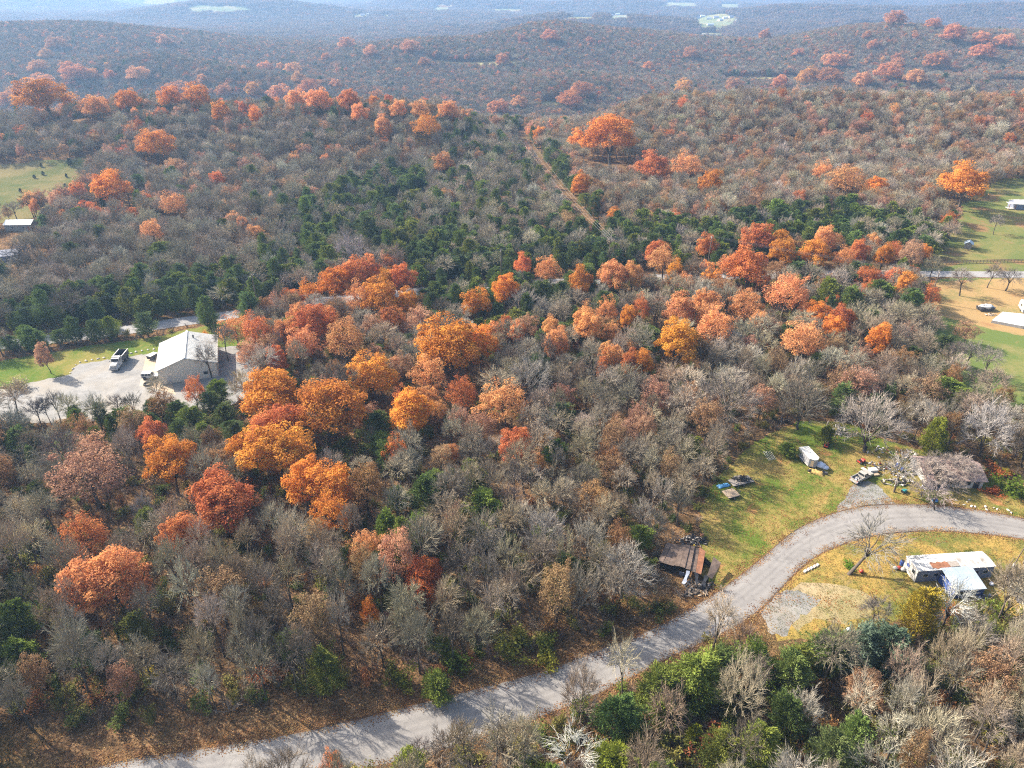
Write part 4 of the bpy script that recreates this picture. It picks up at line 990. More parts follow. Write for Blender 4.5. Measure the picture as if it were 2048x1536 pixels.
# middle distance and far slopes
gx, gy = scatter(700, 1750, 5.4, 30)
ok = ~no_trees(gx, gy); gx, gy = gx[ok], gy[ok]; gz = terrain(gx, gy); gk = kinds_for(gx, gy, gz)
for x, y, z, kk in zip(gx, gy, gz, gk):
    st = k2s[kk]; D = min(max(random.gauss(9.3, 1.5), 6), 13); H = random.gauss(11.5, 1.0)
    if st == 'cedar': D *= .75
    left.setdefault(CAT[st], []).append((x, y, z, D, H, st, None))
for cat, nm in (("bare tree", "bare_wood"), ("cedar", "cedar_wood"), ("autumn tree", "autumn_wood"), ("brown tree", "brown_leaved_wood")):
    rows_ = left.get(cat, [])
    sts = sorted(set(r[5] for r in rows_)); pr, idx = protos_of(sts)
    forest(nm, pr, [(x, y, z, random.random() * 6.28, D / REF[st][0], H / REF[st][1], random.choice(idx[st])) for x, y, z, D, H, st, t in rows_])
px_, py_ = scatter(1750, 5400, 18, 60)
ok = ~no_trees(px_, py_); px_, py_ = px_[ok], py_[ok]; pz_ = terrain(px_, py_)
keep = ~((np.sin(px_ / 190 + 2) * np.sin(py_ / 260) + .5 * np.sin(px_ / 83 + py_ / 140) > .95) & (py_ > 2000))
px_, py_, pz_ = px_[keep], py_[keep], pz_[keep]
FC = [(.20, .16, .135), (.17, .145, .125), (.24, .16, .11), (.15, .13, .115), (.22, .18, .15), (.30, .15, .08)]
pr = [(WHOLE[id(k)], t) for t in FC for k in PUFF]
forest("distant_wood", pr, [(x, y, z, random.random() * 6.28, random.uniform(.8, 1.2), random.uniform(.75, 1.15), random.randrange(len(pr) - (0 if random.random() < .25 else 4))) for x, y, z in zip(px_, py_, pz_)])
# undergrowth
ux, uy = scatter(54, 235, 2.5, 8)
ok = ~no_trees(ux, uy, -.5); ux, uy = ux[ok], uy[ok]; uz = terrain(ux, uy)
UG = [(BRUSH, (.17, .13, .095)), (BRUSH, (.13, .095, .065)), (BRUSH, (.22, .18, .14)), (BUSH, (.11, .135, .035)), (BUSH, (.30, .14, .06)), (BUSH, (.18, .17, .05))]
pr = [(WHOLE[id(k)], t) for ks, t in UG for k in ks]
wts = [8, 6, 6, 3.2, 1.2, 3]
forest("undergrowth", pr, [(x, y, z, random.random() * 6.28, random.uniform(.5, 1.25) * (1.2 if y < 105 else 1), random.uniform(.45, 1.15) * (1.35 if y < 105 else 1), random.choices(range(6), wts)[0] * 3 + random.randrange(3)) for x, y, z in zip(ux, uy, uz)])
words_ = "first second third fourth fifth sixth seventh eighth ninth tenth eleventh twelfth".split()
ords = words_ + "thirteenth fourteenth fifteenth sixteenth seventeenth eighteenth nineteenth twentieth".split() + ["twenty-" + w_ for w_ in words_[:9]] + ["thirtieth", "thirty-first", "thirty-second"]

# ------------------------------------------------------------------ things people put there
M_WHITE = simple("white_paint", (.44, .43, .405), .55, var=.12, dirt=(.30, .27, .22))
M_ROOFW = simple("white_roof_metal", (.46, .455, .42), .6, var=.12, scale=.7, dirt=(.27, .25, .21), spec=.2)
M_TANW = simple("tan_metal_wall", (.62, .55, .44), .55, var=.03, scale=.3)
M_BLUEM = simple("pale_blue_metal", (.29, .345, .39), .6, var=.1, scale=.8, dirt=(.42, .44, .44), spec=.5)
M_BLUE = simple("blue_paint", (.04, .08, .27), .5, var=.25, dirt=(.09, .10, .16))
M_GREYB = simple("grey_blue_siding", (.17, .19, .25), .6, var=.2)
M_RUST = simple("rusty_metal", (.23, .10, .05), .8, var=.4, scale=1.2, dirt=(.10, .06, .045))
M_RUSTR = simple("rusty_roof", (.12, .085, .065), .85, var=.5, scale=1.1, dirt=(.05, .04, .033))
M_PINKR = simple("faded_shingle", (.25, .18, .155), .9, var=.25, scale=1.5, dirt=(.19, .11, .09))
M_BLACK = simple("black_rubber", (.018, .018, .02), .7, var=.2)
M_CHAR = simple("charred_wood", (.03, .026, .024), .9, var=.5, scale=3)
M_GLASS = simple("dark_glass", (.02, .026, .03), .12, var=.1, spec=.6)
M_STEEL = simple("grey_steel", (.36, .36, .36), .4, .5, var=.15)
M_DKSTEEL = simple("dark_steel", (.07, .07, .075), .55, .3, var=.2)
M_CHAMP = simple("silver_beige_paint", (.40, .37, .32), .35, .25, var=.06, spec=.5)
M_WOOD = simple("weathered_planks", (.33, .25, .17), .85, var=.3, scale=4)
M_GREYWOOD = simple("grey_weathered_wood", (.24, .21, .18), .9, var=.3, scale=3)
M_POLE = simple("pole_wood", (.13, .10, .075), .9, var=.25, scale=3)
M_BROWN = simple("brown_stained_boards", (.25, .085, .04), .75, var=.2)
M_TARPB = simple("blue_tarp", (.13, .34, .55), .5, var=.2)
M_TARPY = simple("straw_tarp", (.42, .28, .09), .8, var=.25)
M_BAG = simple("pale_bag", (.52, .55, .62), .55, var=.1)
M_RED = simple("red_paint", (.36, .05, .03), .45, var=.2, dirt=(.12, .05, .04))
M_TEAL = simple("teal_plastic", (.03, .20, .22), .5, var=.2)
M_STONE = simple("pale_stone", (.42, .38, .33), .85, var=.25, scale=3)
M_LAMP = simple("clear_lamp", (.6, .6, .58), .15, var=.02, spec=.6)
M_TAIL = simple("red_lamp", (.35, .02, .02), .2, var=.1, spec=.5)
M_WIRE = simple("wire_metal", (.13, .13, .13), .5, .4)
M_TREAD = simple("yellow_plastic", (.55, .40, .05), .5)
def part(name, mb, mat, parent, sm=False, label=None):
    o = link(name, mb.mesh(name, mat, sm), parent)
    if label: o['label'] = label
    return o
def bx(name, c, size, mat, parent, rz=0.0, tilt=None, label=None):
    mb = MB(); mb.box(c, size, rz, 0, tilt); return part(name, mb, mat, parent, label=label)
def prism(prof, y0, y1, mb=None, inset=0.0):     # side profile (x, z) pulled across the width
    mb = mb or MB(); n = len(prof); zc = min(p[1] for p in prof)
    v = [(x, y0, z) for x, z in prof] + [(x, y1, z) for x, z in prof]
    mb.add(v, [list(range(n)), list(range(2 * n - 1, n - 1, -1))] + [[i, i + n, (i + 1) % n + n, (i + 1) % n] for i in range(n)]); return mb
def wheel(parent, x, y, r=.36, wd=.24, rim=M_STEEL):
    t = MB(); s = 1 if y > 0 else -1
    t.tube([(x, y - wd / 2, r), (x, y - wd / 2 * .9, r), (x, y + wd / 2 * .9, r), (x, y + wd / 2, r)], [r * .86, r, r, r * .86], 14)
    w_ = link("wheel", t.mesh("tyre", M_BLACK), parent)
    m = MB(); m.tube([(x, y + s * (wd / 2 - .03), r), (x, y + s * (wd / 2 + .012), r)], [r * .58, r * .5], 10); part("rim", m, rim, w_); return w_
def quad(name, pts, mat, parent, t=.02):         # a thin slab: pane, sheet, panel with a little thickness
    P = [Vector(p) for p in pts]; n = (P[1] - P[0]).cross(P[2] - P[0]).normalized() * t; mb = MB(); k = len(P)
    mb.add([tuple(p) for p in P] + [tuple(p + n) for p in P], [list(range(k - 1, -1, -1)), list(range(k, 2 * k))] + [[i, (i + 1) % k, (i + 1) % k + k, i + k] for i in range(k)])
    return part(name, mb, mat, parent)
def thing(name, label, cat, p, rz=0.0, group=None, z=None):
    return empty(name, (p[0], p[1], tz(*p) if z is None else z), rz, label, cat, group)
def blob(mb, c, r, rnd, sq=(1, 1, .7), a=8, b=5, mi=0):     # lumpy closed shape: bag, stone
    vs = []; c = Vector(c)
    for j in range(b + 1):
        th = PI * j / b
        for i in range(a):
            ph = 2 * PI * i / a; k = r * (1 + rnd.uniform(-.18, .18) * (0 < j < b))
            vs.append((c.x + k * sq[0] * math.sin(th) * math.cos(ph), c.y + k * sq[1] * math.sin(th) * math.sin(ph), c.z + k * sq[2] * math.cos(th)))
    mb.add(vs, [[j * a + i, (j + 1) * a + i, (j + 1) * a + (i + 1) % a, j * a + (i + 1) % a] for j in range(b) for i in range(a)], mi)
def crumple(name, label, cat, p, w_, d_, h, mat, rz=0, seed=1, n=12):  # tarp lying over something
    rnd = random.Random(seed); mb = MB(); v = []
    for j in range(n + 1):
        for i in range(n + 1):
            u, s = i / n * 2 - 1, j / n * 2 - 1; e = max(0, 1 - max(abs(u), abs(s)) ** 4)
            v.append((u * w_ / 2 + rnd.gauss(0, .06), s * d_ / 2 + rnd.gauss(0, .06), .03 + e * h * rnd.uniform(.45, 1)))
    mb.add(v, [[j * (n + 1) + i, j * (n + 1) + i + 1, (j + 1) * (n + 1) + i + 1, (j + 1) * (n + 1) + i] for j in range(n) for i in range(n)])
    rim_ = [k for k in range(n + 1)] + [(j + 1) * (n + 1) - 1 for j in range(1, n + 1)] + [n * (n + 1) + i for i in range(n - 1, -1, -1)] + [j * (n + 1) for j in range(n - 1, 0, -1)]
    o = link(name, mb.mesh(name, mat, True)); o.location = (p[0], p[1], tz(*p)); o.rotation_euler.z = rz; return tag(o, label, cat)
def single(name, mb, mat, p, label, cat, rz=0.0, group=None, sm=False, z=0):
    o = link(name, mb.mesh(name, mat, sm)); o.location = (p[0], p[1], tz(*p) + z); o.rotation_euler.z = rz; return tag(o, label, cat, group)
def heap(name, label, p, rx, ry, n, mats, seed, h=.5, long=.9):   # rubbish nobody could count
    rnd = random.Random(seed); mb = MB()
    for i in range(n):
        a, r = rnd.random() * 6.28, rnd.random() ** .6; x, y = rx * r * math.cos(a), ry * r * math.sin(a); z = h * (1 - r) * rnd.random() + .08
        k = rnd.random()
        if k < .55: mb.box((x, y, z), (rnd.uniform(.15, long), rnd.uniform(.08, .4), rnd.uniform(.05, .25)), rnd.random() * 6.28, rnd.randrange(len(mats)), (rnd.gauss(0, .4), rnd.gauss(0, .4)))
        elif k < .8: blob(mb, (x, y, z), rnd.uniform(.12, .34), rnd, (1, .8, .6), 7, 4, rnd.randrange(len(mats)))
        else: mb.tube([(x, y, z), (x + rnd.gauss(0, .6), y + rnd.gauss(0, .6), z + rnd.uniform(0, .5))], [.05, .04], 5, rnd.randrange(len(mats)))
    o = link(name, mb.mesh(name, mats)); o.location = (p[0], p[1], tz(*p)); tag(o, label, kind='stuff'); return o

# --- metal building with its pad
def metal_building():
    W, L, E, R = 14.6, 17.1, 4.5, 7.0; rz = math.atan2(4.9, 13.8)
    t = thing("metal_building", "long tan metal building with a white gabled roof beside the gravel yard", "building", at(313, 741, 4.5), rz)
    g = MB(); g.add([(.1, .1, -.3), (W - .1, .1, -.3), (W - .1, .1, E), (W / 2, .1, R - .05), (.1, .1, E)], [(0, 1, 2, 3, 4)])
    g.add([(.1, L - .1, -.3), (W - .1, L - .1, -.3), (W - .1, L - .1, E), (W / 2, L - .1, R - .05), (.1, L - .1, E)], [(4, 3, 2, 1, 0)])
    g.add([(.1, .1, -.3), (.1, L - .1, -.3), (.1, L - .1, E), (.1, .1, E)], [(0, 3, 2, 1)]); g.add([(W - .1, .1, -.3), (W - .1, L - .1, -.3), (W - .1, L - .1, E), (W - .1, .1, E)], [(0, 1, 2, 3)])
    wl = part("wall", g, M_TANW, t); r = MB()
    for i in range(1, 36): x = i * W / 36; h = E + (R - E) * (1 - abs(2 * x / W - 1)) - .12; r.box((x, .085, h / 2), (.07, .05, h))
    for i in range(1, 42): y = i * L / 42; r.box((W - .075, y, E / 2), (.05, .07, E - .1)); r.box((.075, y, E / 2), (.05, .07, E - .1))
    ro = part("wall_rib", r, M_TANW, wl); ro['kind'] = 'stuff'
    for s in (0, 1):
        x0, x1 = (-.35, W / 2) if s == 0 else (W + .35, W / 2); z0 = E - .12 + .01
        pts = [(x0, -.3, z0), (x1, -.3, R), (x1, L + .3, R), (x0, L + .3, z0)]
        sp = quad("roof_slope", pts if s else pts[::-1], M_ROOFW, t, .06)
        rb = MB(); sg = 1 if s == 0 else -1; sl_ = math.atan2(R - z0, abs(x1 - x0)); ln = math.hypot(R - z0, x1 - x0)
        for i in range(23): rb.box(((x0 + x1) / 2, -.3 + (L + .6) * (i + .5) / 23, (z0 + R) / 2 + .085), (ln * .99, .05, .05), 0, 0, (0, -sg * sl_))
        q = part("roof_rib", rb, M_ROOFW, sp); q['kind'] = 'stuff'
        bx("gutter", (x0 - .06 * sg, L / 2, z0 - .02), (.12, L + .6, .14), M_WHITE, t)
    bx("ridge_cap", (W / 2, L / 2, R + .08), (.5, L + .62, .07), M_ROOFW, t)
    for s in (0, 1):
        x0, x1 = (0, W / 2) if s == 0 else (W, W / 2); mb = MB(); mb.tube([(x0, -.33, E - .1), (x1, -.33, R - .05)], [.09, .09], 4); part("gable_trim", mb, M_WHITE, t)
    m = MB(); m.tube([(W * .62, L * .78, R - 1), (W * .62, L * .78, R + .15)], [.2, .2], 8); v = part("roof_vent", m, M_DKSTEEL, t); m = MB(); m.tube([(W * .62, L * .78, R + .15), (W * .62, L * .78, R + .35)], [.32, .1], 8); part("vent_cap", m, M_DKSTEEL, v)
    d = bx("door", (2.4, .03, 1.05), (1.0, .08, 2.1), M_WHITE, t); bx("handle", (2.75, -.03, 1.0), (.08, .05, .06), M_DKSTEEL, d)
    for y in (3.2, 8.6, 13.9):
        d = bx("roll_up_door", (.03, y, 1.9), (.08, 3.8, 3.6), M_WHITE, t)
        for k in range(4): bx("door_rib", (-.02, y, .5 + k * .9), (.05, 3.7, .06), M_STEEL, d)
    w_ = bx("window", (11.6, .04, 1.7), (1.2, .07, 1.0), M_WHITE, t); bx("pane", (11.6, -.005, 1.7), (1.0, .04, .8), M_GLASS, w_)
metal_building()

def car_side_windows(parent, xs, y, z0, z1, lean=.12):
    for s in (1, -1):
        for a, b in xs:
            P = [(a, s * y, z0), (b, s * y, z0), (b - .04, s * (y - lean), z1), (a + .04, s * (y - lean), z1)]
            quad("side_window", P if s < 0 else P[::-1], M_GLASS, parent, .015)
def pickup():
    a, b = at(1704, 967), at(1739, 949); rz = math.atan2(b[1] - a[1], b[0] - a[0])
    t = thing("pickup_truck", "silver-beige pickup truck with rubbish in its open bed at the gravel drive", "truck", ((a[0] + b[0]) / 2, (a[1] + b[1]) / 2), rz)
    bd = MB(); prism([(-.35, .45), (2.75, .45), (2.78, .85), (2.65, 1.02), (1.25, 1.10), (-.35, 1.10)], -.92, .92, bd); body = part("body", bd, M_CHAMP, t)
    cb = MB(); v = [(-.4, -.9, 1.1), (1.3, -.9, 1.1), (1.3, .9, 1.1), (-.4, .9, 1.1), (-.3, -.72, 1.72), (.62, -.72, 1.72), (.62, .72, 1.72), (-.3, .72, 1.72)]
    cb.add(v, [(0, 3, 2, 1), (4, 5, 6, 7), (0, 1, 5, 4), (1, 2, 6, 5), (2, 3, 7, 6), (3, 0, 4, 7)]); part("cab", cb, M_CHAMP, t)
    quad("windscreen", [(1.22, -.78, 1.16), (1.22, .78, 1.16), (.68, .66, 1.68), (.68, -.66, 1.68)], M_GLASS, t)
    quad("rear_window", [(-.395, .74, 1.18), (-.395, -.74, 1.18), (-.335, -.66, 1.64), (-.335, .66, 1.64)], M_GLASS, t)
    car_side_windows(t, [(-.25, .3), (.36, .92)], .885, 1.16, 1.64, .13)
    f = bx("bed_floor", (-1.55, 0, .62), (2.35, 1.6, .1), M_DKSTEEL, t)
    for s in (1, -1): bx("bed_side", (-1.55, s * .86, .8), (2.4, .12, .62), M_CHAMP, t)
    bx("bed_front", (-.40, 0, .86), (.06, 1.6, .5), M_CHAMP, t); tg = bx("tailgate", (-2.74, 0, .8), (.08, 1.84, .62), M_CHAMP, t); bx("handle", (-2.79, 0, .95), (.03, .25, .07), M_BLACK, tg)
    bx("rear_bumper", (-2.88, 0, .5), (.18, 1.8, .18), M_STEEL, t); bx("front_bumper", (2.86, 0, .52), (.16, 1.84, .22), M_STEEL, t); bx("grille", (2.80, 0, .8), (.05, 1.0, .24), M_BLACK, t)
    for s in (1, -1):
        bx("headlight", (2.78, s * .72, .8), (.07, .34, .2), M_LAMP, t); bx("tail_light", (-2.76, s * .86, .85), (.06, .13, .4), M_TAIL, t); bx("mirror", (1.0, s * 1.02, 1.2), (.1, .2, .16), M_BLACK, t)
        for x in (1.9, -1.65): wheel(t, x, s * .84)
    h = heap("rubbish_pile", None, (0, 0), .85, .55, 26, [M_WHITE, M_GREYWOOD, M_DKSTEEL, M_BAG], 5, .3, .7); h.name = "bed_rubbish"
    h.matrix_world = Matrix.Translation(Vector((t.location.x, t.location.y, t.location.z)) + Matrix.Rotation(rz, 3, 'Z') @ Vector((-1.55, 0, .66)))
pickup()
def boxy_car():
    a, b = at(287, 757), at(317, 756)
    t = thing("boxy_car", "white boxy four-door off-roader with black wheels on the concrete pad", "car", ((a[0] + b[0]) / 2, (a[1] + b[1]) / 2), math.atan2(b[1] - a[1], b[0] - a[0]) + .02)
    part("body", prism([(-2.0, .5), (2.05, .5), (2.1, .95), (.85, 1.12), (-2.0, 1.12)], -.82, .82), M_WHITE, t)
    cb = MB(); cb.add([(-2.0, -.8, 1.12), (.75, -.8, 1.12), (.75, .8, 1.12), (-2.0, .8, 1.12), (-1.97, -.72, 1.82), (.42, -.72, 1.82), (.42, .72, 1.82), (-1.97, .72, 1.82)], [(0, 3, 2, 1), (4, 5, 6, 7), (0, 1, 5, 4), (1, 2, 6, 5), (2, 3, 7, 6), (3, 0, 4, 7)]); part("cabin", cb, M_WHITE, t)
    quad("windscreen", [(.74, -.7, 1.18), (.74, .7, 1.18), (.46, .66, 1.76), (.46, -.66, 1.76)], M_GLASS, t); quad("rear_window", [(-2.01, .66, 1.2), (-2.01, -.66, 1.2), (-1.985, -.62, 1.74), (-1.985, .62, 1.74)], M_GLASS, t)
    car_side_windows(t, [(-1.85, -1.15), (-1.02, -.32), (-.2, .45)], .80, 1.2, 1.72, .075)
    for s in (1, -1):
        for x in (1.35, -1.3): wheel(t, x, s * .8, .42, .28, M_DKSTEEL); bx("fender_flare", (x, s * .86, .86), (.95, .16, .08), M_BLACK, t)
        bx("headlight", (2.08, s * .5, .86), (.06, .24, .22), M_LAMP, t); bx("tail_light", (-2.02, s * .74, .95), (.05, .12, .24), M_TAIL, t); bx("mirror", (.6, s * .92, 1.3), (.08, .2, .2), M_BLACK, t)
    m = MB(); m.tube([(-2.05, 0, 1.05), (-2.3, 0, 1.05)], [.38, .38], 12); part("spare_wheel", m, M_BLACK, t)
    bx("front_bumper", (2.18, 0, .55), (.2, 1.6, .18), M_BLACK, t); bx("rear_bumper", (-2.1, 0, .55), (.16, 1.5, .18), M_BLACK, t)
boxy_car()
def dump_truck():
    a, b = at(230, 741), at(247, 712, 1.0); rz = math.atan2(a[1] - b[1], a[0] - b[0])
    t = thing("dump_truck", "white dump truck with an open black-lined box parked on the gravel yard", "truck", ((a[0] + b[0]) / 2, (a[1] + b[1]) / 2), rz)
    part("hood", prism([(1.9, .7), (3.9, .7), (3.9, 1.65), (3.6, 1.85), (1.9, 2.0)], -.8, .8), M_WHITE, t)
    cb = MB(); cb.add([(.5, -1.15, .8), (2.0, -1.15, .8), (2.0, 1.15, .8), (.5, 1.15, .8), (.55, -1.05, 2.85), (1.75, -1.05, 2.85), (1.75, 1.05, 2.85), (.55, 1.05, 2.85)], [(0, 3, 2, 1), (4, 5, 6, 7), (0, 1, 5, 4), (1, 2, 6, 5), (2, 3, 7, 6), (3, 0, 4, 7)]); part("cab", cb, M_WHITE, t)
    quad("windscreen", [(1.92, -.95, 2.02), (1.92, .95, 2.02), (1.79, .9, 2.7), (1.79, -.9, 2.7)], M_GLASS, t); car_side_windows(t, [(.75, 1.7)], 1.10, 1.95, 2.65, .03)
    bx("grille", (3.93, 0, 1.2), (.06, .9, .8), M_STEEL, t); bx("front_bumper", (4.05, 0, .68), (.22, 2.4, .38), M_STEEL, t)
    bx("frame", (-.6, 0, .75), (8.2, .9, .28), M_DKSTEEL, t)
    for s in (1, -1):
        part("front_fender", prism([(2.3, .75), (3.7, .75), (3.6, 1.2), (3.0, 1.35), (2.4, 1.2)], s * 1.0 - .24, s * 1.0 + .24), M_WHITE, t); bx("headlight", (3.9, s * 1.0, 1.0), (.12, .3, .22), M_LAMP, t); bx("mirror", (1.9, s * 1.4, 2.2), (.1, .25, .5), M_STEEL, t)
        wheel(t, 3.0, s * 1.0, .52, .32)
        for x in (-2.2, -3.55): wheel(t, x, s * .95, .52, .5)
        bx("box_side", (-2.1, s * 1.2, 1.95), (4.6, .1, 1.5), M_DKSTEEL, t); bx("box_rim", (-2.1, s * 1.2, 2.75), (4.7, .22, .14), M_WHITE, t)
        m = MB(); m.tube([(.35, s * .9, .9), (.35, s * .9, 3.2)], [.09, .09], 8); part("exhaust_stack", m, M_STEEL, t)
    bx("box_floor", (-2.1, 0, 1.22), (4.6, 2.3, .12), M_BLACK, t); bx("box_front", (.2, 0, 2.0), (.1, 2.4, 1.6), M_WHITE, t); bx("tailgate", (-4.42, 0, 1.95), (.1, 2.4, 1.5), M_DKSTEEL, t); bx("cab_guard", (.62, 0, 2.95), (.9, 2.2, .08), M_WHITE, t)
dump_truck()
# tyre planter, dark bin trailer, stones round the gravel
m = MB(); n = 16
for i in range(n):
    a0, a1 = 2 * PI * i / n, 2 * PI * (i + 1) / n; m.tube([(1.0 * math.cos(a0), 1.0 * math.sin(a0), .22), (1.0 * math.cos(a1), 1.0 * math.sin(a1), .22)], [.22, .22], 6, cap=False)
single("tyre", m, M_BLACK, at(296, 769), "big black tyre lying flat on the concrete beside the white off-roader", "tyre")
t = thing("utility_trailer", "small dark box trailer parked by the left wall of the metal building", "trailer", at(306, 717), 1.2)
bx("box", (0, 0, .85), (2.6, 1.6, .9), M_DKSTEEL, t); bx("lid", (0, 0, 1.34), (2.66, 1.66, .08), M_WHITE, t); bx("tongue", (1.8, 0, .45), (1.1, .12, .1), M_STEEL, t)
for s in (1, -1): wheel(t, -.1, s * .86, .3, .2)
rnd = random.Random(4)
for i, (px, py) in enumerate([(141, 746), (146, 738), (152, 730), (160, 725), (172, 722), (184, 720), (196, 718), (208, 716), (262, 707), (272, 704), (284, 702), (296, 700), (308, 699)]):
    m = MB(); blob(m, (0, 0, .1), rnd.uniform(.2, .42), rnd, (1.3, .8, .6), 7, 4); single("edging_stone", m, M_STONE, at(px, py), f"pale stone on the gravel yard's lawn edge, {(ords + [str(i)])[i]} from the left", "stone", rnd.random() * 3, "stones along the lawn edge of the gravel yard")

# --- cargo trailer and the things round it
def cargo_trailer():
    a, b, c = at(1598, 895, 2.4), at(1619, 918, 2.4), at(1617, 893, 2.4); rz = math.atan2(b[1] - a[1], b[0] - a[0]); W = math.hypot(c[0] - a[0], c[1] - a[1])
    u = (math.cos(rz), math.sin(rz)); L = math.hypot(b[0] - a[0], b[1] - a[1]); ctr = ((a[0] + b[0]) / 2 - u[1] * W / 2, (a[1] + b[1]) / 2 + u[0] * W / 2)
    ctr = ((a[0] + b[0] + c[0] * 2) / 4 + (b[0] - a[0]) / 4, (a[1] + b[1] + c[1] * 2) / 4 + (b[1] - a[1]) / 4)
    t = thing("cargo_trailer", "white enclosed cargo trailer with a wedge nose standing in the yard", "trailer", ctr, rz)
    h, z0, z1 = L / 2, .5, 2.45; w2 = W / 2
    out = [(-h, -w2), (h, -w2), (h + .75, -.35), (h + .75, .35), (h, w2), (-h, w2)]
    mb = MB(); n = 6; mb.add([(x, y, z0) for x, y in out] + [(x, y, z1) for x, y in out], [list(range(n - 1, -1, -1))] + [[i, (i + 1) % n, (i + 1) % n + n, i + n] for i in range(n)]); part("box_body", mb, simple("trailer_side", (.27, .27, .28), .4, var=.05, spec=.4), t)
    mb = MB(); o2 = [(x * 1.012, y * 1.02) for x, y in out]; mb.add([(x, y, z1) for x, y in o2] + [(x, y, z1 + .07) for x, y in o2], [list(range(n - 1, -1, -1)), list(range(n, 2 * n))] + [[i, (i + 1) % n, (i + 1) % n + n, i + n] for i in range(n)]); part("roof", mb, M_ROOFW, t)
    bx("roof_vent", (.1, 0, z1 + .12), (.4, .4, .12), M_WHITE, t)
    quad("nose_panel", [(h + .02, -w2 + .1, .75), (h + .73, -.42, .75), (h + .73, -.42, 2.2), (h + .02, -w2 + .1, 2.2)], simple("tan_door", (.38, .29, .19), .6), t)
    for k in range(6): bx("side_seam", (-h + (k + .5) * 2 * h / 6, -w2 - .005, (z0 + z1) / 2), (.04, .03, z1 - z0), M_STEEL, t)
    bx("skirt", (0, -w2 - .01, z0 + .08), (2 * h, .05, .16), M_WHITE, t)
    d = bx("rear_door", (-h - .03, 0, 1.45), (.06, W - .2, 1.8), M_WHITE, t); bx("handle", (-h - .08, .2, 1.3), (.05, .3, .08), M_STEEL, d)
    for s in (1, -1):
        bx("fender", (-.3, s * (w2 + .1), .78), (1.7, .24, .1), M_WHITE, t)
        for x in (-.7, .1): wheel(t, x, s * (w2 + .08), .33, .2)
    m = MB(); m.tube([(h + .4, 0, .5), (h + 2.0, 0, .48)], [.07, .06], 6); part("tongue", m, M_DKSTEEL, t)
cargo_trailer()
rnd = random.Random(9)
for px, py, r, lb in [(1640, 934, .95, "large pale blue-white bag beside the cargo trailer's nose, bigger of two"), (1651, 938, .6, "smaller pale blue-white bag beside the cargo trailer's nose")]:
    m = MB(); blob(m, (0, 0, r * .6), r, rnd, (1.1, .9, .72), 12, 8); single("bulk_bag", m, M_BAG, at(px, py), lb, "bag", 0, None, True)
crumple("straw_cover", "straw-coloured crumpled cover heaped beside the cargo trailer's nose", "tarp", at(1632, 946), 3.2, 1.5, .8, M_TARPY, -.5, 3)
m = MB(); blob(m, (0, 0, .35), .5, rnd, (1, .9, .75)); single("dark_sack", m, M_CHAR, at(1619, 944), "dark brown sack left of the straw-coloured cover", "sack")
m = MB(); m.box((0, 0, .3), (1.1, .5, .5)); m.box((.5, 0, .6), (.1, .5, .5)); single("car_seat", m, M_DKSTEEL, at(1649, 948), "dark seat-like junk right of the straw-coloured cover", "junk", 2.5)
def mower(px, py, rz, label):
    t = thing("ride_on_mower", label, "mower", at(px, py), rz)
    part("body", prism([(-.9, .35), (.9, .35), (.9, .75), (.3, .85), (.1, .55), (-.9, .6)], -.4, .4), M_RED, t); bx("deck", (0, 0, .22), (.9, 1.1, .16), M_BLACK, t); bx("seat", (-.5, 0, .75), (.45, .5, .3), M_BLACK, t)
    m = MB(); m.tube([(.25, 0, .8), (0, 0, 1.05)], [.03, .03], 5); m.tube([(0, -.2, 1.05), (0, .2, 1.05)], [.03, .03], 5); part("steering", m, M_BLACK, t)
    for s in (1, -1): wheel(t, -.6, s * .48, .3, .25); wheel(t, .65, s * .45, .2, .16)
mower(1722, 925, .4, "red ride-on mower on bare red earth behind the pickup")
mower(1652, 893, 1.1, "dull red machine on the grass behind the cargo trailer")
m = MB(); m.tube([(0, 0, 0), (0, 0, .75)], [.35, .5], 10); blob(m, (.1, 0, .8), .45, rnd, (1, 1, .5)); single("rubbish_bag", m, M_BLACK, at(1729, 899), "black rubbish bag on the grass behind the red mower", "bag")
t = thing("boat_hull", "narrow white board leaning across the pickup's front", "board", at(1733, 944), 1.9)
mb = MB(); mb.box((0, 0, .35), (2.9, .8, .08), 0, 0, (0, .12)); part("board", mb, M_WHITE, t)
t.name = "white_board"
t = thing("chest_freezer", "white box lying open right of the pickup's bonnet", "freezer", at(1745, 944), .1); bx("box", (0, 0, .4), (1.7, 1.1, .75), M_WHITE, t); bx("lid", (0, 0, .82), (1.74, 1.14, .08), M_WHITE, t)
m = MB(); m.box((0, 0, .2), (1.3, .6, .35), .2); single("crate", m, M_WOOD, at(1752, 951), "tan wooden crate beside the white box by the pickup", "crate")
heap("rubbish", "scattered rubbish and brush behind the pickup", at(1755, 934), 2.8, 1.8, 45, [M_GREYWOOD, M_WHITE, M_DKSTEEL, M_STONE, M_RED, M_POLE], 21)
heap("rubbish", "scattered white rubbish under the bare trees", at(1768, 905), 4.5, 2.4, 40, [M_GREYWOOD, M_WHITE, M_POLE, M_RUST], 22, .3)
heap("rubbish", "scattered scrap round the blue barrels", at(1805, 945), 3, 2.0, 50, [M_GREYWOOD, M_DKSTEEL, M_POLE, M_CHAR, M_BAG], 23)
heap("rubbish", "tangle of dark scrap in front of the blue barrels", at(1797, 965), 3.6, 1.5, 70, [M_GREYWOOD, M_CHAR, M_DKSTEEL, M_STONE], 24, .9, 1.4)
heap("rubbish", "pale clutter round the ruined house", at(1826, 915), 2, 3.5, 40, [M_STONE, M_POLE, M_GREYWOOD], 25, .8, 1.2)
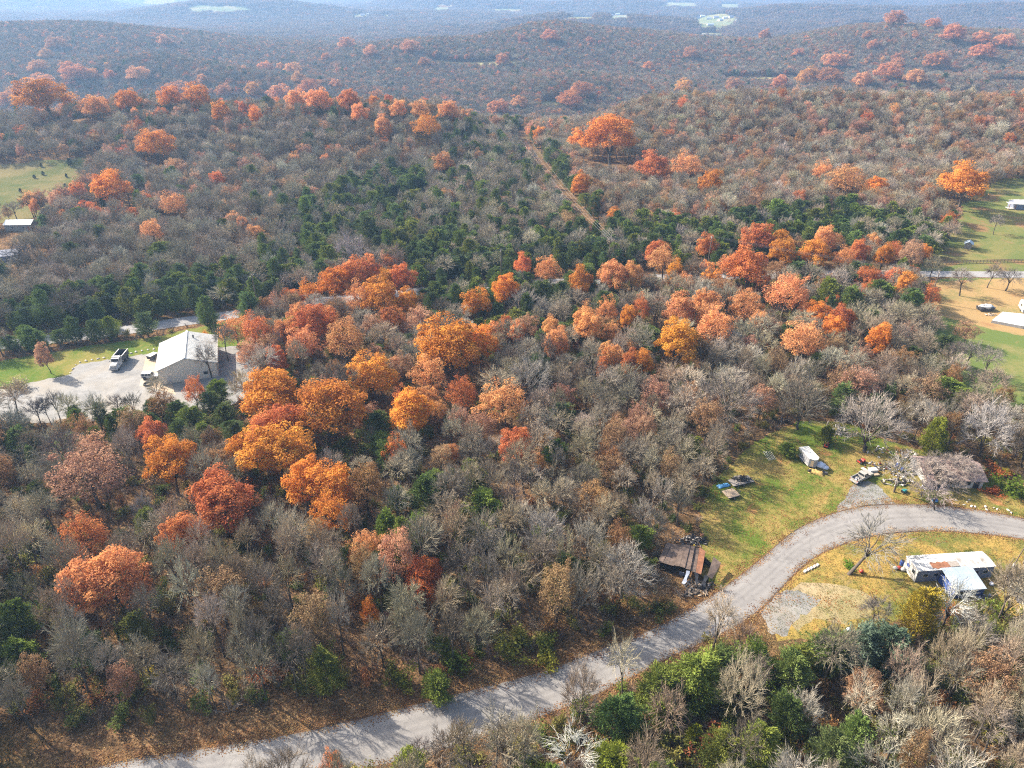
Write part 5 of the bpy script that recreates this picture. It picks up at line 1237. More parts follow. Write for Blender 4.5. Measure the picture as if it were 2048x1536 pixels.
for px, py, rz, lb in [(1794, 933, 0, "blue barrel standing among rubbish, left of two"), (1803, 941, .7, "blue barrel tipped over among rubbish, right of two")]:
    t = thing("barrel", lb, "barrel", at(px, py), rz); m = MB()
    if rz: m.tube([(-.5, 0, .33), (0, 0, .36), (.5, 0, .33)], [.3, .35, .3], 12)
    else: m.tube([(0, 0, 0), (0, 0, .5), (0, 0, 1.0)], [.33, .38, .33], 12)
    part("drum", m, M_BLUE, t); m = MB(); m.tube([(.5, 0, .33), (.56, 0, .33)] if rz else [(0, 0, 1.0), (0, 0, 1.05)], [.28, .28], 12); part("lid", m, M_WHITE, t)
t = thing("wheelie_bin", "teal bin tipped on the grass by the ivied tree", "bin", at(1808, 984), .5); bx("bin_body", (0, 0, .35), (1.1, .6, .6), M_TEAL, t, tilt=(0, .25)); bx("lid", (-.62, 0, .3), (.08, .66, .6), M_BLACK, t)
t = thing("crate", "blue plastic crate by the road below the ivied tree", "crate", at(1869, 1003)); bx("box_body", (0, 0, .25), (.9, .6, .5), M_TARPB, t); bx("rim", (0, 0, .52), (.98, .68, .06), M_BLUE, t)
# pipes, rubbish heap with grey limbs
for i in range(6):
    a, b = at(1526 + i * 3.0, 904 - i * .3), at(1538 + i * 2.6, 922 - i * .5); m = MB(); m.tube([(a[0], a[1], .12 + .06 * (i % 2)), (b[0], b[1], .1 + .06 * (i % 2))], [.045, .045], 6); o = link("pipe", m.mesh("pipe", M_WHITE)); tag(o, f"white pipe lying on the yard grass, {ords[i]} from the left in its row", "pipe", "white pipes laid side by side on the yard grass")
t = thing("burn_pile", "heap of grey limbs and ash at the back of the yard", "wood pile", at(1670, 861)); rnd = random.Random(31)
for i in range(34):
    a = rnd.random() * 6.28; r = 2.4 * rnd.random() ** .6; L = rnd.uniform(.5, 1.8); d = rdir(rnd); d.z = abs(d.z) * .35; d.normalize(); m = MB(); p0 = Vector((r * math.cos(a), r * .75 * math.sin(a), .15 + .5 * (1 - r / 2.4) * rnd.random())); m.tube([p0, p0 + d * L * .5 + Vector((0, 0, .05)), p0 + d * L], [.1, .09, .06], 5); part("log", m, M_GREYWOOD if i % 3 else M_WHITE, t)
m = MB(); m.tube([(-2.1, .6, 0), (-1.7, .8, 2.2)], [.2, .14], 6); part("stump", m, M_GREYWOOD, t); heap("ash", "grey ash and rubble of the burn pile", at(1675, 868), 3.0, 1.3, 60, [M_STONE, M_GREYWOOD, M_CHAR], 33, .15, .5)
heap("rubbish", "dark scrap under the trees at the yard's back left", at(1560, 842), 3, 1.2, 40, [M_DKSTEEL, M_CHAR, M_GREYWOOD], 34, .8, 1.2)
# --- junk trailer, blue tarp, wooden flat trailer
def flat_trailer(name, label, px, py, rz, L, W, n, deck, z):
    t = thing(name, label, "trailer", at(px, py), rz)
    for i in range(n): bx("plank", (0, -W / 2 + (i + .5) * W / n, z + .03 * (i % 2) * .4), (L - rnd.uniform(0, .12), W / n - .03, .07), deck, t)
    for s in (1, -1): bx("side_rail", (0, s * (W / 2 + .04), z - .05), (L, .07, .16), M_DKSTEEL, t); wheel(t, -.1, s * (W / 2 + .18), .3, .2)
    m = MB(); m.tube([(L / 2, .5, z - .1), (L / 2 + 1.1, 0, z - .15)], [.05, .05], 5); m.tube([(L / 2, -.5, z - .1), (L / 2 + 1.1, 0, z - .15)], [.05, .05], 5); part("tongue", m, M_DKSTEEL, t); return t
flat_trailer("flat_trailer", "small flat trailer with a bare wooden deck on the yard grass", 1461, 991, .36, 3.0, 2.5, 8, M_WOOD, .62)
flat_trailer("junk_trailer", "long dark trailer loaded with black scrap at the wood's edge", 1481, 966, .32, 5.2, 2.2, 7, M_GREYWOOD, .6)
h = heap("scrap", "black scrap heaped on the long trailer", at(1483, 964), 2.1, 1.0, 90, [M_CHAR, M_BLACK, M_DKSTEEL, M_CHAR, M_GREYWOOD], 41, 1.0, 1.2); h.location.z += .66
crumple("blue_tarp", "crumpled light blue tarp beside the scrap trailer", "tarp", at(1447, 972), 2.9, 1.1, .5, M_TARPB, .35, 8)
# --- burnt shed
def burnt_shed():
    t = thing("burnt_shed", "burnt-out shed with a sagging rusty roof beside the road", "shed", (32.3, 96.6))
    O = Vector((32.3, 96.6, 0)); E_, D_, C_, B_, A_ = [Vector((*p, 0)) - O for p in [(29.0, 100.4), (35.4, 99.3), (38.2, 95.8), (35.8, 92.5), (26.6, 96.1)]]
    n = 10; rnd = random.Random(6)
    for i in range(n):
        def edge(f, far):
            if far: p = E_.lerp(D_, f / .75) if f < .75 else D_.lerp(C_, (f - .75) / .25)
            else: p = A_.lerp(B_, f)
            return p
        f0, f1 = i / n, (i + .97) / n; s0 = rnd.gauss(0, .12)
        if i == 8: continue
        P = []
        for f, far in ((f0, False), (f1, False), (f1, True), (f0, True)):
            p = edge(f, far); z = (2.05 if not far else 2.55) - .8 * max(0, f - .45) ** 1.3 + s0 + rnd.gauss(0, .04) - (.5 * rnd.random() if (i == n - 1) else 0)
            P.append((p.x, p.y, z))
        mid = [((P[0][k] + P[3][k]) / 2 + 0, (P[1][k] + P[2][k]) / 2) for k in range(3)]
        sag = rnd.uniform(.05, .2); m0 = (mid[0][0], mid[1][0], mid[2][0] - sag); m1 = (mid[0][1], mid[1][1], mid[2][1] - sag)
        mb = MB(); up = .05; V = [P[0], P[1], m1, P[2], P[3], m0]; mb.add(V + [(x, y, z + up) for x, y, z in V], [(5, 2, 1, 0), (4, 3, 2, 5), (6, 7, 8, 11), (11, 8, 9, 10), (0, 1, 7, 6), (1, 2, 8, 7), (2, 3, 9, 8), (3, 4, 10, 9), (4, 5, 11, 10), (5, 0, 6, 11)])
        part("roof_sheet", mb, M_RUST if i in (7,) else M_RUSTR, t)
    def wall(a, b, h0, h1, mat, nm="wall"): 
        d = (b - a).normalized(); nn = Vector((-d.y, d.x, 0)) * .06
        mb = MB(); mb.add([tuple(a - nn), tuple(b - nn), tuple(b - nn + Vector((0, 0, h1))), tuple(a - nn + Vector((0, 0, h0))), tuple(a + nn), tuple(b + nn), tuple(b + nn + Vector((0, 0, h1))), tuple(a + nn + Vector((0, 0, h0)))], [(0, 1, 2, 3), (7, 6, 5, 4), (0, 4, 5, 1), (1, 5, 6, 2), (2, 6, 7, 3), (3, 7, 4, 0)]); part(nm, mb, mat, t)
    k = .9
    wall(E_ * k, D_ * k, 2.3, 2.0, M_CHAR); wall(A_ * k, E_ * k, 1.9, 2.3, M_CHAR); wall(D_ * k, C_ * .8, 1.6, 1.0, M_CHAR)
    a, b = A_ * k, B_ * k
    wall(a.lerp(b, .0), a.lerp(b, .28), 1.7, 1.5, M_CHAR); wall(a.lerp(b, .40), a.lerp(b, .60), .9, .7, M_GREYB)
    for f in (.05, .3, .5, .72, .97):
        p = a.lerp(b, f); m = MB(); m.tube([(p.x, p.y, -.1), (p.x + .05, p.y, 1.75 - .5 * max(0, f - .45))], [.09, .08], 6); part("post", m, M_CHAR, t)
    for f, dx in ((.56, -.9), (.70, .3), (.88, -.7)):       # bent metal sheets hanging off the eave
        p = A_.lerp(B_, f); mb = MB(); q = []
        for j in range(6): s = j / 5; q += [(p.x + dx * s - .3 + .1 * math.sin(j), p.y - 1.5 * s, max(.05, 1.75 * (1 - s) ** 1.3 + .08)), (p.x + dx * s + .3 + .1 * math.sin(j * 2), p.y - 1.4 * s - .15, max(.08, 1.75 * (1 - s) ** 1.3 + .14))]
        mb.add(q, [[2 * j, 2 * j + 1, 2 * j + 3, 2 * j + 2] for j in range(5)]); mb.add([(x, y, z - .04) for x, y, z in q], [[2 * j + 2, 2 * j + 3, 2 * j + 1, 2 * j] for j in range(5)]); part("hanging_sheet", mb, M_DKSTEEL if f > .6 else M_BAG, t)
burnt_shed()
heap("charred_debris", "charred debris under the burnt shed's fallen front", at(1400, 1172), 2.8, 1.3, 90, [M_CHAR, M_CHAR, M_BLACK, M_DKSTEEL, M_POLE], 51, .9, 1.4)
heap("broken_boards", "tan splintered boards on the ground in front of the burnt shed", at(1388, 1188), 2.4, .8, 40, [M_WOOD, M_POLE, M_CHAR], 52, .3, 1.5)
heap("charred_timber", "pile of charred timber behind the burnt shed", at(1386, 1082), 3.0, 1.3, 90, [M_CHAR, M_BLACK, M_CHAR, M_GREYWOOD, M_DKSTEEL], 53, 1.0, 1.6)
m = MB(); m.tube([(0, 0, 0), (0, 0, .5)], [.2, .16], 8); m.tube([(0, 0, .5), (0, 0, .62)], [.08, .08], 6); single("jerrycan", m, M_TREAD, at(1388, 1094), "small yellow can at the edge of the charred timber", "can")
m = MB(); blob(m, (0, 0, .3), .4, rnd); single("red_sack", m, M_RUST, at(1403, 1076), "reddish sack on the charred timber's right end", "sack", z=.5)
for px, py, D, H in [(1312, 1120, 4.5, 2.6), (1330, 1172, 3.4, 1.8), (1306, 1150, 4, 2.2), (1345, 1085, 4, 2.4), (1358, 1192, 2.6, 1.3), (1440, 1180, 2.2, 1.2)]:
    x, y = at(px, py); plant(random.choice(BRUSH), 'twiggy_bush', 'bush', x, y, D, H, (3.2, 2.0), (.25, .20, .15), f'leafless twiggy bush crowding the burnt shed, {"upper" if py < 1100 else "lower right" if px > 1400 else "lower" if py > 1160 else "left"} side' + (', taller' if H == 2.6 else ', shorter' if H == 2.2 else ', near the wall' if H == 1.8 else ''))
# --- mobile home with its annex
M_MHROOF = simple("weathered_white_roof", (.40, .395, .37), .6, var=.2, scale=.9, dirt=(.20, .17, .14), spec=.2)
def mobile_home():
    rz = math.atan2(1.2, 14.5); t = thing("mobile_home", "long white mobile home with stained roof and blue-walled annex", "mobile home", (72.5, 93.0), rz)
    L, W, H_ = 14.55, 3.75, 2.75
    for nm, c, s, mt in (("end_wall", (.08, W / 2, H_ / 2), (.12, W - .04, H_), M_WHITE), ("end_wall", (L - .08, W / 2, H_ / 2), (.12, W - .04, H_), M_WHITE), ("side_wall", (L / 2, .08, H_ / 2), (L - .28, .12, H_), M_GREYB), ("side_wall", (L / 2, W - .08, H_ / 2), (L - .28, .12, H_), M_WHITE)): bx(nm, c, s, mt, t)
    n = 14; rnd = random.Random(8)
    for i in range(n):
        x0, x1 = -.08 + i * (L + .16) / n, -.08 + (i + .985) * (L + .16) / n; mb = MB(); ys = [-.1, W * .25, W * .5, W * .75, W + .1]; zs = [H_, H_ + .16, H_ + .22, H_ + .16, H_]; j = rnd.uniform(0, .02)
        v = [(x, y, z + j + .03) for x in (x0, x1) for y, z in zip(ys, zs)] + [(x, y, z + j - .02) for x in (x0, x1) for y, z in zip(ys, zs)]
        f = [[k, k + 5, k + 6, k + 1] for k in range(4)] + [[k + 11, k + 16, k + 15, k + 10] for k in range(4)] + [(0, 10, 15, 5), (4, 9, 19, 14)] + [[k, k + 1, k + 11, k + 10] for k in range(4)] + [[k + 15, k + 16, k + 6, k + 5] for k in range(4)]
        mb.add(v, f); part("roof_panel", mb, M_MHROOF, t)
        rb = MB(); rb.tube([(x0, y, z + j + .04) for y, z in zip(ys, zs)], [.03] * 5, 4); part("roof_seam", rb, M_STEEL, t)
    mb = MB(); v = []
    for k in range(9):
        for y, z in ((.25, H_ + .16), (.9, H_ + .25), (1.6, H_ + .29)): v.append((2.9 + k * .42, y + .14 * math.sin(k * 2.1), z))
    mb.add(v, [[k * 3 + q, (k + 1) * 3 + q, (k + 1) * 3 + q + 1, k * 3 + q + 1] for k in range(8) for q in range(2)])
    o = part("roof_patch", mb, M_RUST, t, label="rusty brown patch on the roof")
    mb = MB(); mb.box((7.1, .95, H_ + .28), (1.7, 1.3, .03)); part("roof_patch", mb, M_GREYWOOD, t, label="grey patch of old boards on the roof")
    for y in (1.0, 2.6):
        w_ = bx("window", (.0, y, 1.75), (.08, .9, .9), M_WHITE, t); bx("pane", (-.03, y, 1.75), (.06, .72, .72), M_BLUE if y > 2 else M_GLASS, w_)
    for x in (1.7, 3.6, 11.2, 13.0):
        w_ = bx("window", (x, .0, 1.6), (1.0, .08, .8), M_WHITE, t); bx("pane", (x, -.03, 1.6), (.84, .06, .64), M_GLASS, w_)
    # annex
    ax0, ax1, d = 4.3, 10.1, 4.4
    for i in range(7):
        x0, x1 = ax0 + i * (ax1 - ax0) / 7, ax0 + (i + .98) * (ax1 - ax0) / 7; quad("annex_roof_panel", [(x0, -d, 2.05), (x1, -d, 2.05), (x1, .25, 2.92), (x0, .25, 2.92)], M_BLUEM, t, .05)
    bx("annex_wall", ((ax0 + ax1) / 2, -d + .25, .98), (ax1 - ax0 - .3, .12, 2.0), M_BLUE, t)
    for x in (ax0 + .2, ax1 - .2): bx("annex_wall", (x, -d / 2 + .1, 1.0), (.12, d - .35, 2.05), M_BLUE, t)
    w_ = bx("window", (ax0 + 1.5, -d + .17, 1.2), (1.0, .08, .8), M_WHITE, t); bx("pane", (ax0 + 1.5, -d + .14, 1.2), (.84, .06, .64), M_GLASS, w_)
    dd = bx("door", (ax0 + 3.8, -d + .17, .95), (.9, .08, 1.85), M_WHITE, t); bx("handle", (ax0 + 4.1, -d + .11, .95), (.08, .05, .06), M_STEEL, dd)
    # brown ramp
    for i in range(6): bx("ramp_board", (L + .35 + .0 * i, 2.9 - i * .36, .62 - .03 * i), (1.0, .33, .06), M_BROWN, t)
    for y in (3.0, 1.2): bx("ramp_post", (L + .8, y, .4), (.1, .1, 1.0), M_BROWN, t)
mobile_home()
t = thing("barrel", "dark blue barrel at the left end of the mobile home", "barrel", at(1803, 1130)); m = MB(); m.tube([(0, 0, 0), (0, 0, .55), (0, 0, 1.1)], [.36, .42, .36], 12); part("drum", m, M_BLUE, t); m = MB(); m.tube([(0, 0, 1.1), (0, 0, 1.16)], [.3, .3], 12); part("lid", m, M_BLACK, t)
for px, py, mt, lb in [(1797, 1138, M_RED, "red bag on the ground at the mobile home's left end"), (1790, 1138, M_WHITE, "white bag on the ground at the mobile home's left end"), (1805, 1141, M_WHITE, "white bag right of the red bag by the mobile home"), (1722, 1145, M_RED, "small red bag at the foot of the spreading roadside tree"), (1697, 1262, M_BAG, "white bag half hidden behind the dark cedar clump"), (1982, 1170, M_BAG, "pale bag at the right corner of the annex"), (1965, 1196, M_DKSTEEL, "dark grey bag below the annex")]:
    m = MB(); blob(m, (0, 0, .3), .45, rnd, (1, .9, .8)); single("rubbish_bag", m, mt, at(px, py), lb, "bag", 0, None, True)
heap("rubbish", "scattered clutter in front of the annex", at(1945, 1192), 3.5, 1.0, 50, [M_DKSTEEL, M_STONE, M_GREYWOOD, M_BAG], 61, .5)
for i, (px, py) in enumerate([(1610, 1143), (1616, 1140), (1622, 1137), (1628, 1134), (1634, 1131)]):
    m = MB(); m.box((0, 0, .1), (.9, .45, .24)); single("kerb_block", m, M_STONE, at(px, py), f"pale block on the grass at the road's inner curve, {ords[i]} from the left", "block", .75, "pale blocks along the road's inner curve")
for i, (px, py) in enumerate([(2016, 1153), (2022, 1159), (2026, 1167), (2024, 1175), (2020, 1181)]):
    m = MB(); blob(m, (0, 0, .15), .4, rnd, (1.2, .8, .6), 7, 4); single("edging_stone", m, M_WHITE, at(px, py), f"white stone bordering the paved parking, {ords[i]} from the top", "stone", rnd.random() * 3, "white stones bordering the paved parking")
t = thing("leaning_post", "leaning grey post with a white wrap beside the mobile home", "post", at(2020, 1142)); m = MB(); m.tube([(0, 0, -.2), (1.2, .5, 6.5)], [.12, .07], 8); part("pole", m, M_POLE, t); m = MB(); m.tube([(.15, .06, .6), (.35, .14, 1.7)], [.2, .18], 8); part("wrap", m, M_WHITE, t)
# leaf litter drifted along the road edges and over the litter of the verge; tufts on the lawns
def leaf_drift():
    k = shrub(690, H=.3, D=.6, nst=1, nleaf=0); mb = MB(); r_ = random.Random(5)
    for i in range(26): mb.leaf((r_.gauss(0, .45), r_.gauss(0, .45), .02 + .05 * r_.random()), r_.uniform(.1, .2), Vector((r_.gauss(0, .3), r_.gauss(0, .3), 1)), 0, r_)
    k.cr = mb; k.cm = [M_LEAF]; k.tr = MB(); k.tm = [M_LEAF]; w1 = k.whole("leaf_drift")
    P = []; pr = [(w1, (.30, .15, .06)), (w1, (.20, .095, .045)), (w1, (.40, .25, .11))]
    for (a, b), (c, d) in zip(upw, low):
        L = math.hypot(c - a, d - b)
        for s_, q in ((0, 9), (1, 6)):
            for _ in range(q):
                t_ = (random.gauss(-.06, .10) if s_ == 0 else 1 + random.gauss(.03, .06)); P.append((a + (c - a) * t_ + random.uniform(-.8, .8), b + (d - b) * t_ + random.uniform(-.5, .5), .06, random.random() * 6.28, random.uniform(.5, 1.2), 1, random.randrange(3)))
    lx, ly = scatter(54, 108, 1.5, 2); px, py, _ = proj(lx, ly, lx * 0); inside = no_trees(lx, ly) & ~in_poly(lx, ly, ROAD_POLY) & ~in_poly(lx, ly, YARD_W) & ~in_poly(lx, ly, LOYARD_W)
    for x, y in zip(lx[inside], ly[inside]): P.append((x, y, .01, random.random() * 6.28, random.uniform(.6, 1.3), 1, random.randrange(3)))
    forest("fallen_leaves", pr, P)
    mb = MB()
    for i in range(22):
        p = Vector((r_.gauss(0, .28), r_.gauss(0, .28), 0)); mb.blade(p, Vector((r_.gauss(0, .12), r_.gauss(0, .12), r_.uniform(.1, .26))), .05, 0, r_)
    k.cr = mb; w2 = k.whole("tuft"); P = []; pr = [(w2, (.10, .14, .03)), (w2, (.27, .20, .07)), (w2, (.17, .17, .045)), (w1, (.30, .15, .06))]
    lx, ly = scatter(80, 142, .85, 2); ins = (in_poly(lx, ly, YARD_W) | in_poly(lx, ly, LOYARD_W)) & ~(seg_dist(lx, ly, ROAD_MID) < 4.3)
    for x, y in zip(lx[ins], ly[ins]): P.append((x, y, .0, random.random() * 6.28, random.uniform(.6, 1.5), random.uniform(.6, 1.3), random.choices(range(4), (3, 3, 3, .8))[0]))
    forest("grass_tufts", pr, P)
leaf_drift()
# --- ruined house
def ruin():
    t = thing("ruined_house", "collapsing house with a faded pinkish roof behind bare branches", "house", (94.6, 124.3), -.06)
    L, W = 12.2, 8.0
    bx("front_wall", (1.2, -W / 2 + .1, 1.1), (L - 3.4, .18, 2.2), M_STONE, t); bx("back_wall", (0, W / 2 - .1, 1.1), (L - .5, .18, 2.2), M_WHITE, t)
    for x in (L / 2 - .3, -L / 2 + .3): part("gable_wall", prism([(-W / 2 + .2, 0), (W / 2 - .2, 0), (W / 2 - .2, 2.15), (0, 3.4), (-W / 2 + .2, 2.15)], -.09, .09), M_WHITE, t).matrix_local = Matrix.Translation((x, 0, 0)) @ Matrix.Rotation(PI / 2, 4, 'Z')
    rnd = random.Random(12)
    for s in (-1, 1):
        for i in range(12):
            if s < 0 and i in (2, 3): continue
            x0, x1 = -L / 2 - .3 + i * (L + .6) / 12, -L / 2 - .3 + (i + .98) * (L + .6) / 12; sg = (.55 if i < 6 and s < 0 else .12) * rnd.random()
            P = [(x0, s * (W / 2 + .4), 2.05 - sg), (x1, s * (W / 2 + .4), 2.05 - sg * .8), (x1, 0, 3.55 - sg * .5), (x0, 0, 3.55 - sg * .5)]; quad("roof_panel", P if s < 0 else P[::-1], M_PINKR, t, .09)
    for x in (-1.2, 2.6): w_ = bx("window", (x, -W / 2, 1.25), (1.1, .1, 1.0), M_GREYWOOD, t); bx("pane", (x, -W / 2 - .04, 1.25), (.9, .06, .8), M_GLASS, w_)
    bx("doorway", (4.4, -W / 2 + .02, .95), (1.2, .12, 1.9), M_CHAR, t)  # dark slab on the wall, coloured as the shade inside an opening
    for x in (-5.5, -3.6): m = MB(); m.tube([(x, -W / 2 - .2, 0), (x + .2, -W / 2 - .2, 2.0)], [.09, .08], 6); part("porch_post", m, M_GREYWOOD, t)
ruin()
heap("rubbish", "pale and dark clutter under the ruined house's porch", at(1868, 975), 3.2, 1.0, 70, [M_GREYWOOD, M_BAG, M_CHAR, M_DKSTEEL, M_GREYB], 71, .8, 1.2)
rocks = [(1928, 1010, .45), (1934, 1004, .35), (1938, 1000, .5), (1943, 1013, .6), (1950, 1014, .5), (1971, 1014, .6), (1973, 1020, .5), (1988, 1016, .4), (1994, 1019, .5), (2016, 1021, .6), (2022, 1026, .45), (1912, 1001, .4)]
for i, (px, py, r) in enumerate(sorted(rocks)):
    r *= .5; m = MB(); blob(m, (0, 0, r * .4), r, rnd, (1.5, .8, .6), 7, 5); single("rock", m, M_STONE, at(px, py), f"pale rock by the road before the ruined house, {words_[i]} from the left", "rock", rnd.random() * 3, "pale rocks by the road before the ruined house")
for px, py, D, H, c, lb, g in [(1990, 945, 5.5, 2.0, (.33, .11, .04), "rust-red bush right of the ruined house, upper of two", None), (1988, 985, 4.0, 1.3, (.36, .10, .035), "rust-red bush low at the roadside bank, lower of two", None), (2030, 965, 7, 4.5, (.10, .14, .02), "bright green bush at the right edge by the road", None), (2010, 945, 2.2, 1.8, (.40, .32, .03), "small yellow bush between rust-red and green bushes", None), (1868, 898, 3, 2.5, (.30, .27, .03), "yellowish bush behind the ruined house under the columnar cedar", None), (1700, 1130, 3.2, .8, (.10, .17, .02), "bright green weeds left of the spreading roadside tree", None), (785, 1236, 1.5, 3.2, TINT['c'], "crimson bush in the lower left wood by the deep red oak", None), (515, 1355, 2.4, 4.2, TINT['r'], "thin red-orange sapling near the road at lower left", None), (522, 1392, 2, 2.2, (.09, .14, .02), "bright green bush under the thin red-orange sapling", None), (300, 1345, 3, 3, (.36, .28, .04), "yellowish bush low in the lower left wood", None), (905, 1330, 5, 3.8, (.085, .12, .02), "broad green bush by the road under bare trees", None), (1020, 1300, 5, 4, (.17, .17, .03), "olive-yellow bush by the road, left of two", None), (1085, 1320, 4.5, 3, (.20, .19, .03), "olive-yellow bush by the road, right of two", None), (810, 1360, 4, 3.4, (.15, .16, .03), "olive bush by the road below white limbs", None), (1905, 1225, 2.5, 1.5, (.40, .12, .03), "orange-leaved bush under the white-limbed tree by the annex", None), (2025, 1142, 2.4, .9, (.08, .11, .02), "low green bush round the leaning post", None), (1940, 1108, 3, .9, (.09, .12, .02), "green weeds behind the mobile home roof", None), (1430, 1490, 6, 3.2, (.34, .12, .06), "red-leaved bush at the bottom edge right of the bright cedar", None), (30, 765, 6, 3.4, (.34, .30, .17), "pale straw-coloured bush at the lawn's left end", None), (1190, 498, 4, 8, (.33, .33, .05), "yellow-green bush under the wires by the cleared track", None), (905, 225, 3, 6, (.55, .33, .05), "little yellow tree on the crest by the cleared track", None)]:
    x, y = on_ground(px, py, H * .5); plant(random.choice(BUSH), "shrub", "shrub", x, y, D, H, REF['bush'], c, lb, g)
# roadside brush: shrubs one by one along the wood's edge and in the lower right thicket
sx_, sy_ = scatter(56, 120, 3.4, 4); px, py, _ = proj(sx_, sy_, sy_ * 0 + 1)
ok = ~no_trees(sx_, sy_, .3) & (in_poly(px, py, [(600, 1400), (1180, 1230), (1400, 1180), (1330, 1262), (900, 1392), (640, 1460)]) | in_poly(px, py, [(500, 1600), (1250, 1380), (1560, 1290), (2060, 1200), (2060, 1600)]) | in_poly(px, py, [(-20, 1080), (120, 1080), (160, 1330), (-20, 1400)]))
cand = [(a, b) for a, b in zip(sx_[ok], sy_[ok])]; random.shuffle(cand)
for x, y in cand[:200]:
    D = random.uniform(2, 4.4); c = random.choice([(.13, .16, .03), (.17, .185, .035), (.20, .19, .045), (.15, .16, .04), (.30, .17, .07), (.24, .21, .055)]); zz = zone_of(x, y)
    FILL.append((plant(random.choice(BUSH), "shrub", "shrub", x, y, D, D * random.uniform(.6, .9), REF['bush'], jitter(c), f"leafy shrub {zz}", f"leafy shrubs {zz}"), 'bush', D, sized('bush', D), x, y))
name_fill()

# --- power line
def pole(px, py, h, label, arm=2.4, rz=0.0, twin=False):
    x, y = at(px, py, h)
    for _ in range(4): x, y = at(px, py, h + tz(x, y))
    t = thing("utility_pole", label, "utility pole", (x, y), rz)
    for s in ((-1.6, 1.6) if twin else (0,)):
        m = MB(); m.tube([(s, 0, -.5), (s, 0, h)], [.2, .13], 8); part("pole", m, M_POLE, t)
    bx("crossarm", (0, .1, h - .5), (arm, .14, .16), M_GREYWOOD, t)
    pts = []
    for k in (-1, 0, 1):
        m = MB(); m.tube([(k * arm * .45, .1, h - .42), (k * arm * .45, .1, h - .1)], [.1, .07], 6); part("insulator", m, M_WHITE, t)
        c, s = math.cos(rz), math.sin(rz); pts.append(Vector((x + c * k * arm * .45, y + s * k * arm * .45, tz(x, y) + h - .1)))
    return pts
def wires(A_, B_, label, sag=1.0):
    t = thing("power_line", label, "power line", (A_[1].x, A_[1].y), 0, None, A_[1].z)
    for a, b in zip(A_, B_):
        m = MB(); q = [a.lerp(b, k / 12) - A_[1] - Vector((0, 0, sag * 4 * (k / 12) * (1 - k / 12))) for k in range(13)]; m.tube(q, [.03] * 13, 4); part("wire", m, M_WIRE, t)
p0 = pole(-180, 640, 11, "utility pole beyond the picture's left edge by the far road", 2.4, 1.45)
pA = pole(503, 549, 13, "utility pole among cedars above the metal building", 2.4, 1.3)
pB = pole(1002, 499, 13, "utility pole with white insulators among cedars in the middle", 2.4, 1.4)
pD = pole(1221, 476, 13, "utility pole with white insulators where the cleared track meets the far road", 2.6, .9)
pF = pole(1424, 472, 13, "utility pole behind the round red-orange tree left of the red row", 2.4, 1.5)
pE = pole(1880, 541, 11, "leaning dark utility pole on the dry meadow by the far road", 2.4, 1.2)
pC = pole(1060, 291, 12, "twin-legged power pole with a wide crossarm on the cleared track", 6.5, .5, True)
pG = pole(1030, 196, 12, "twin-legged power pole at the ridge top of the cleared track", 6.5, .3, True)
wires(p0, pA, "three wires crossing the cedar belt at the left"); wires(pA, pB, "three wires between the left and middle utility poles"); wires(pB, pD, "three wires from the middle pole to the cleared track"); wires(pD, pF, "three wires right of the cleared track's foot"); wires(pF, pE, "three wires down to the pole on the dry meadow"); wires(pD, pC, "three long wires up the cleared track", 2); wires(pC, pG, "three wires over the ridge top")
# --- upper right: fence, slab, camper, boat, shed, house
def fence():
    P = [at(px, py) for px, py in [(1872, 530), (1930, 527), (2000, 525), (2060, 524), (2140, 523)]]; Q = resample(P, 40); t = thing("fence", "low dark fence along the far side of the far road", "fence", Q[0])
    for i, (x, y) in enumerate(Q):
        bx("fence_post", (x - Q[0][0], y - Q[0][1], .65), (.14, .14, 1.4), M_POLE, t)
        if i < len(Q) - 1:
            d = (Q[i + 1][0] - x, Q[i + 1][1] - y)
            for z in (.45, .8, 1.15): bx("fence_rail", (x - Q[0][0] + d[0] / 2, y - Q[0][1] + d[1] / 2, z), (math.hypot(*d), .07, .15), M_POLE, t, math.atan2(d[1], d[0]))
fence()
t = thing("concrete_slab", "flat white rectangular slab at the right edge of the dry meadow", "slab", (157.5, 204)); c_ = [(-6.9, -1), (.4, 5.5), (6.2, 3.9), (10, -1), (.4, -5.4)]
mb = MB(); mb.add([(x, y, 0) for x, y in c_] + [(x, y, .9) for x, y in c_], [list(range(4, -1, -1)), list(range(5, 10))] + [[i, (i + 1) % 5, (i + 1) % 5 + 5, i + 5] for i in range(5)]); part("slab_top", mb, M_ROOFW, t)
t = thing("camper", "white camper with a dark rear window at the right edge", "camper", at(2048, 622), 1.2); part("body", prism([(-3, .5), (3, .5), (3.1, 1.8), (2.6, 2.9), (-2.8, 2.9), (-3, 2.4)], -1.2, 1.2), M_WHITE, t); bx("window", (-3.02, 0, 1.7), (.06, 1.9, 1.2), M_GLASS, t)
for s in (1, -1): bx("window", (0, s * 1.22, 1.9), (1.6, .05, .7), M_GLASS, t); wheel(t, -.4, s * 1.15, .35, .22)
t = thing("covered_boat", "dark boat under a white cover on the dry meadow", "boat", at(1969, 620), .1); part("hull", prism([(-2.2, .2), (1.8, .2), (2.8, 1.2), (-2.4, 1.2)], -1.2, 1.2), M_DKSTEEL, t)
mb = MB(); rnd = random.Random(3); blob(mb, (.1, 0, 1.25), 1.0, rnd, (2.4, 1.25, .7), 14, 8); part("cover", mb, M_WHITE, t)
heap("rubbish", "scraps on the ground beside the covered boat", at(1982, 630), 2.5, .9, 30, [M_DKSTEEL, M_WOOD, M_WHITE], 81, .4)
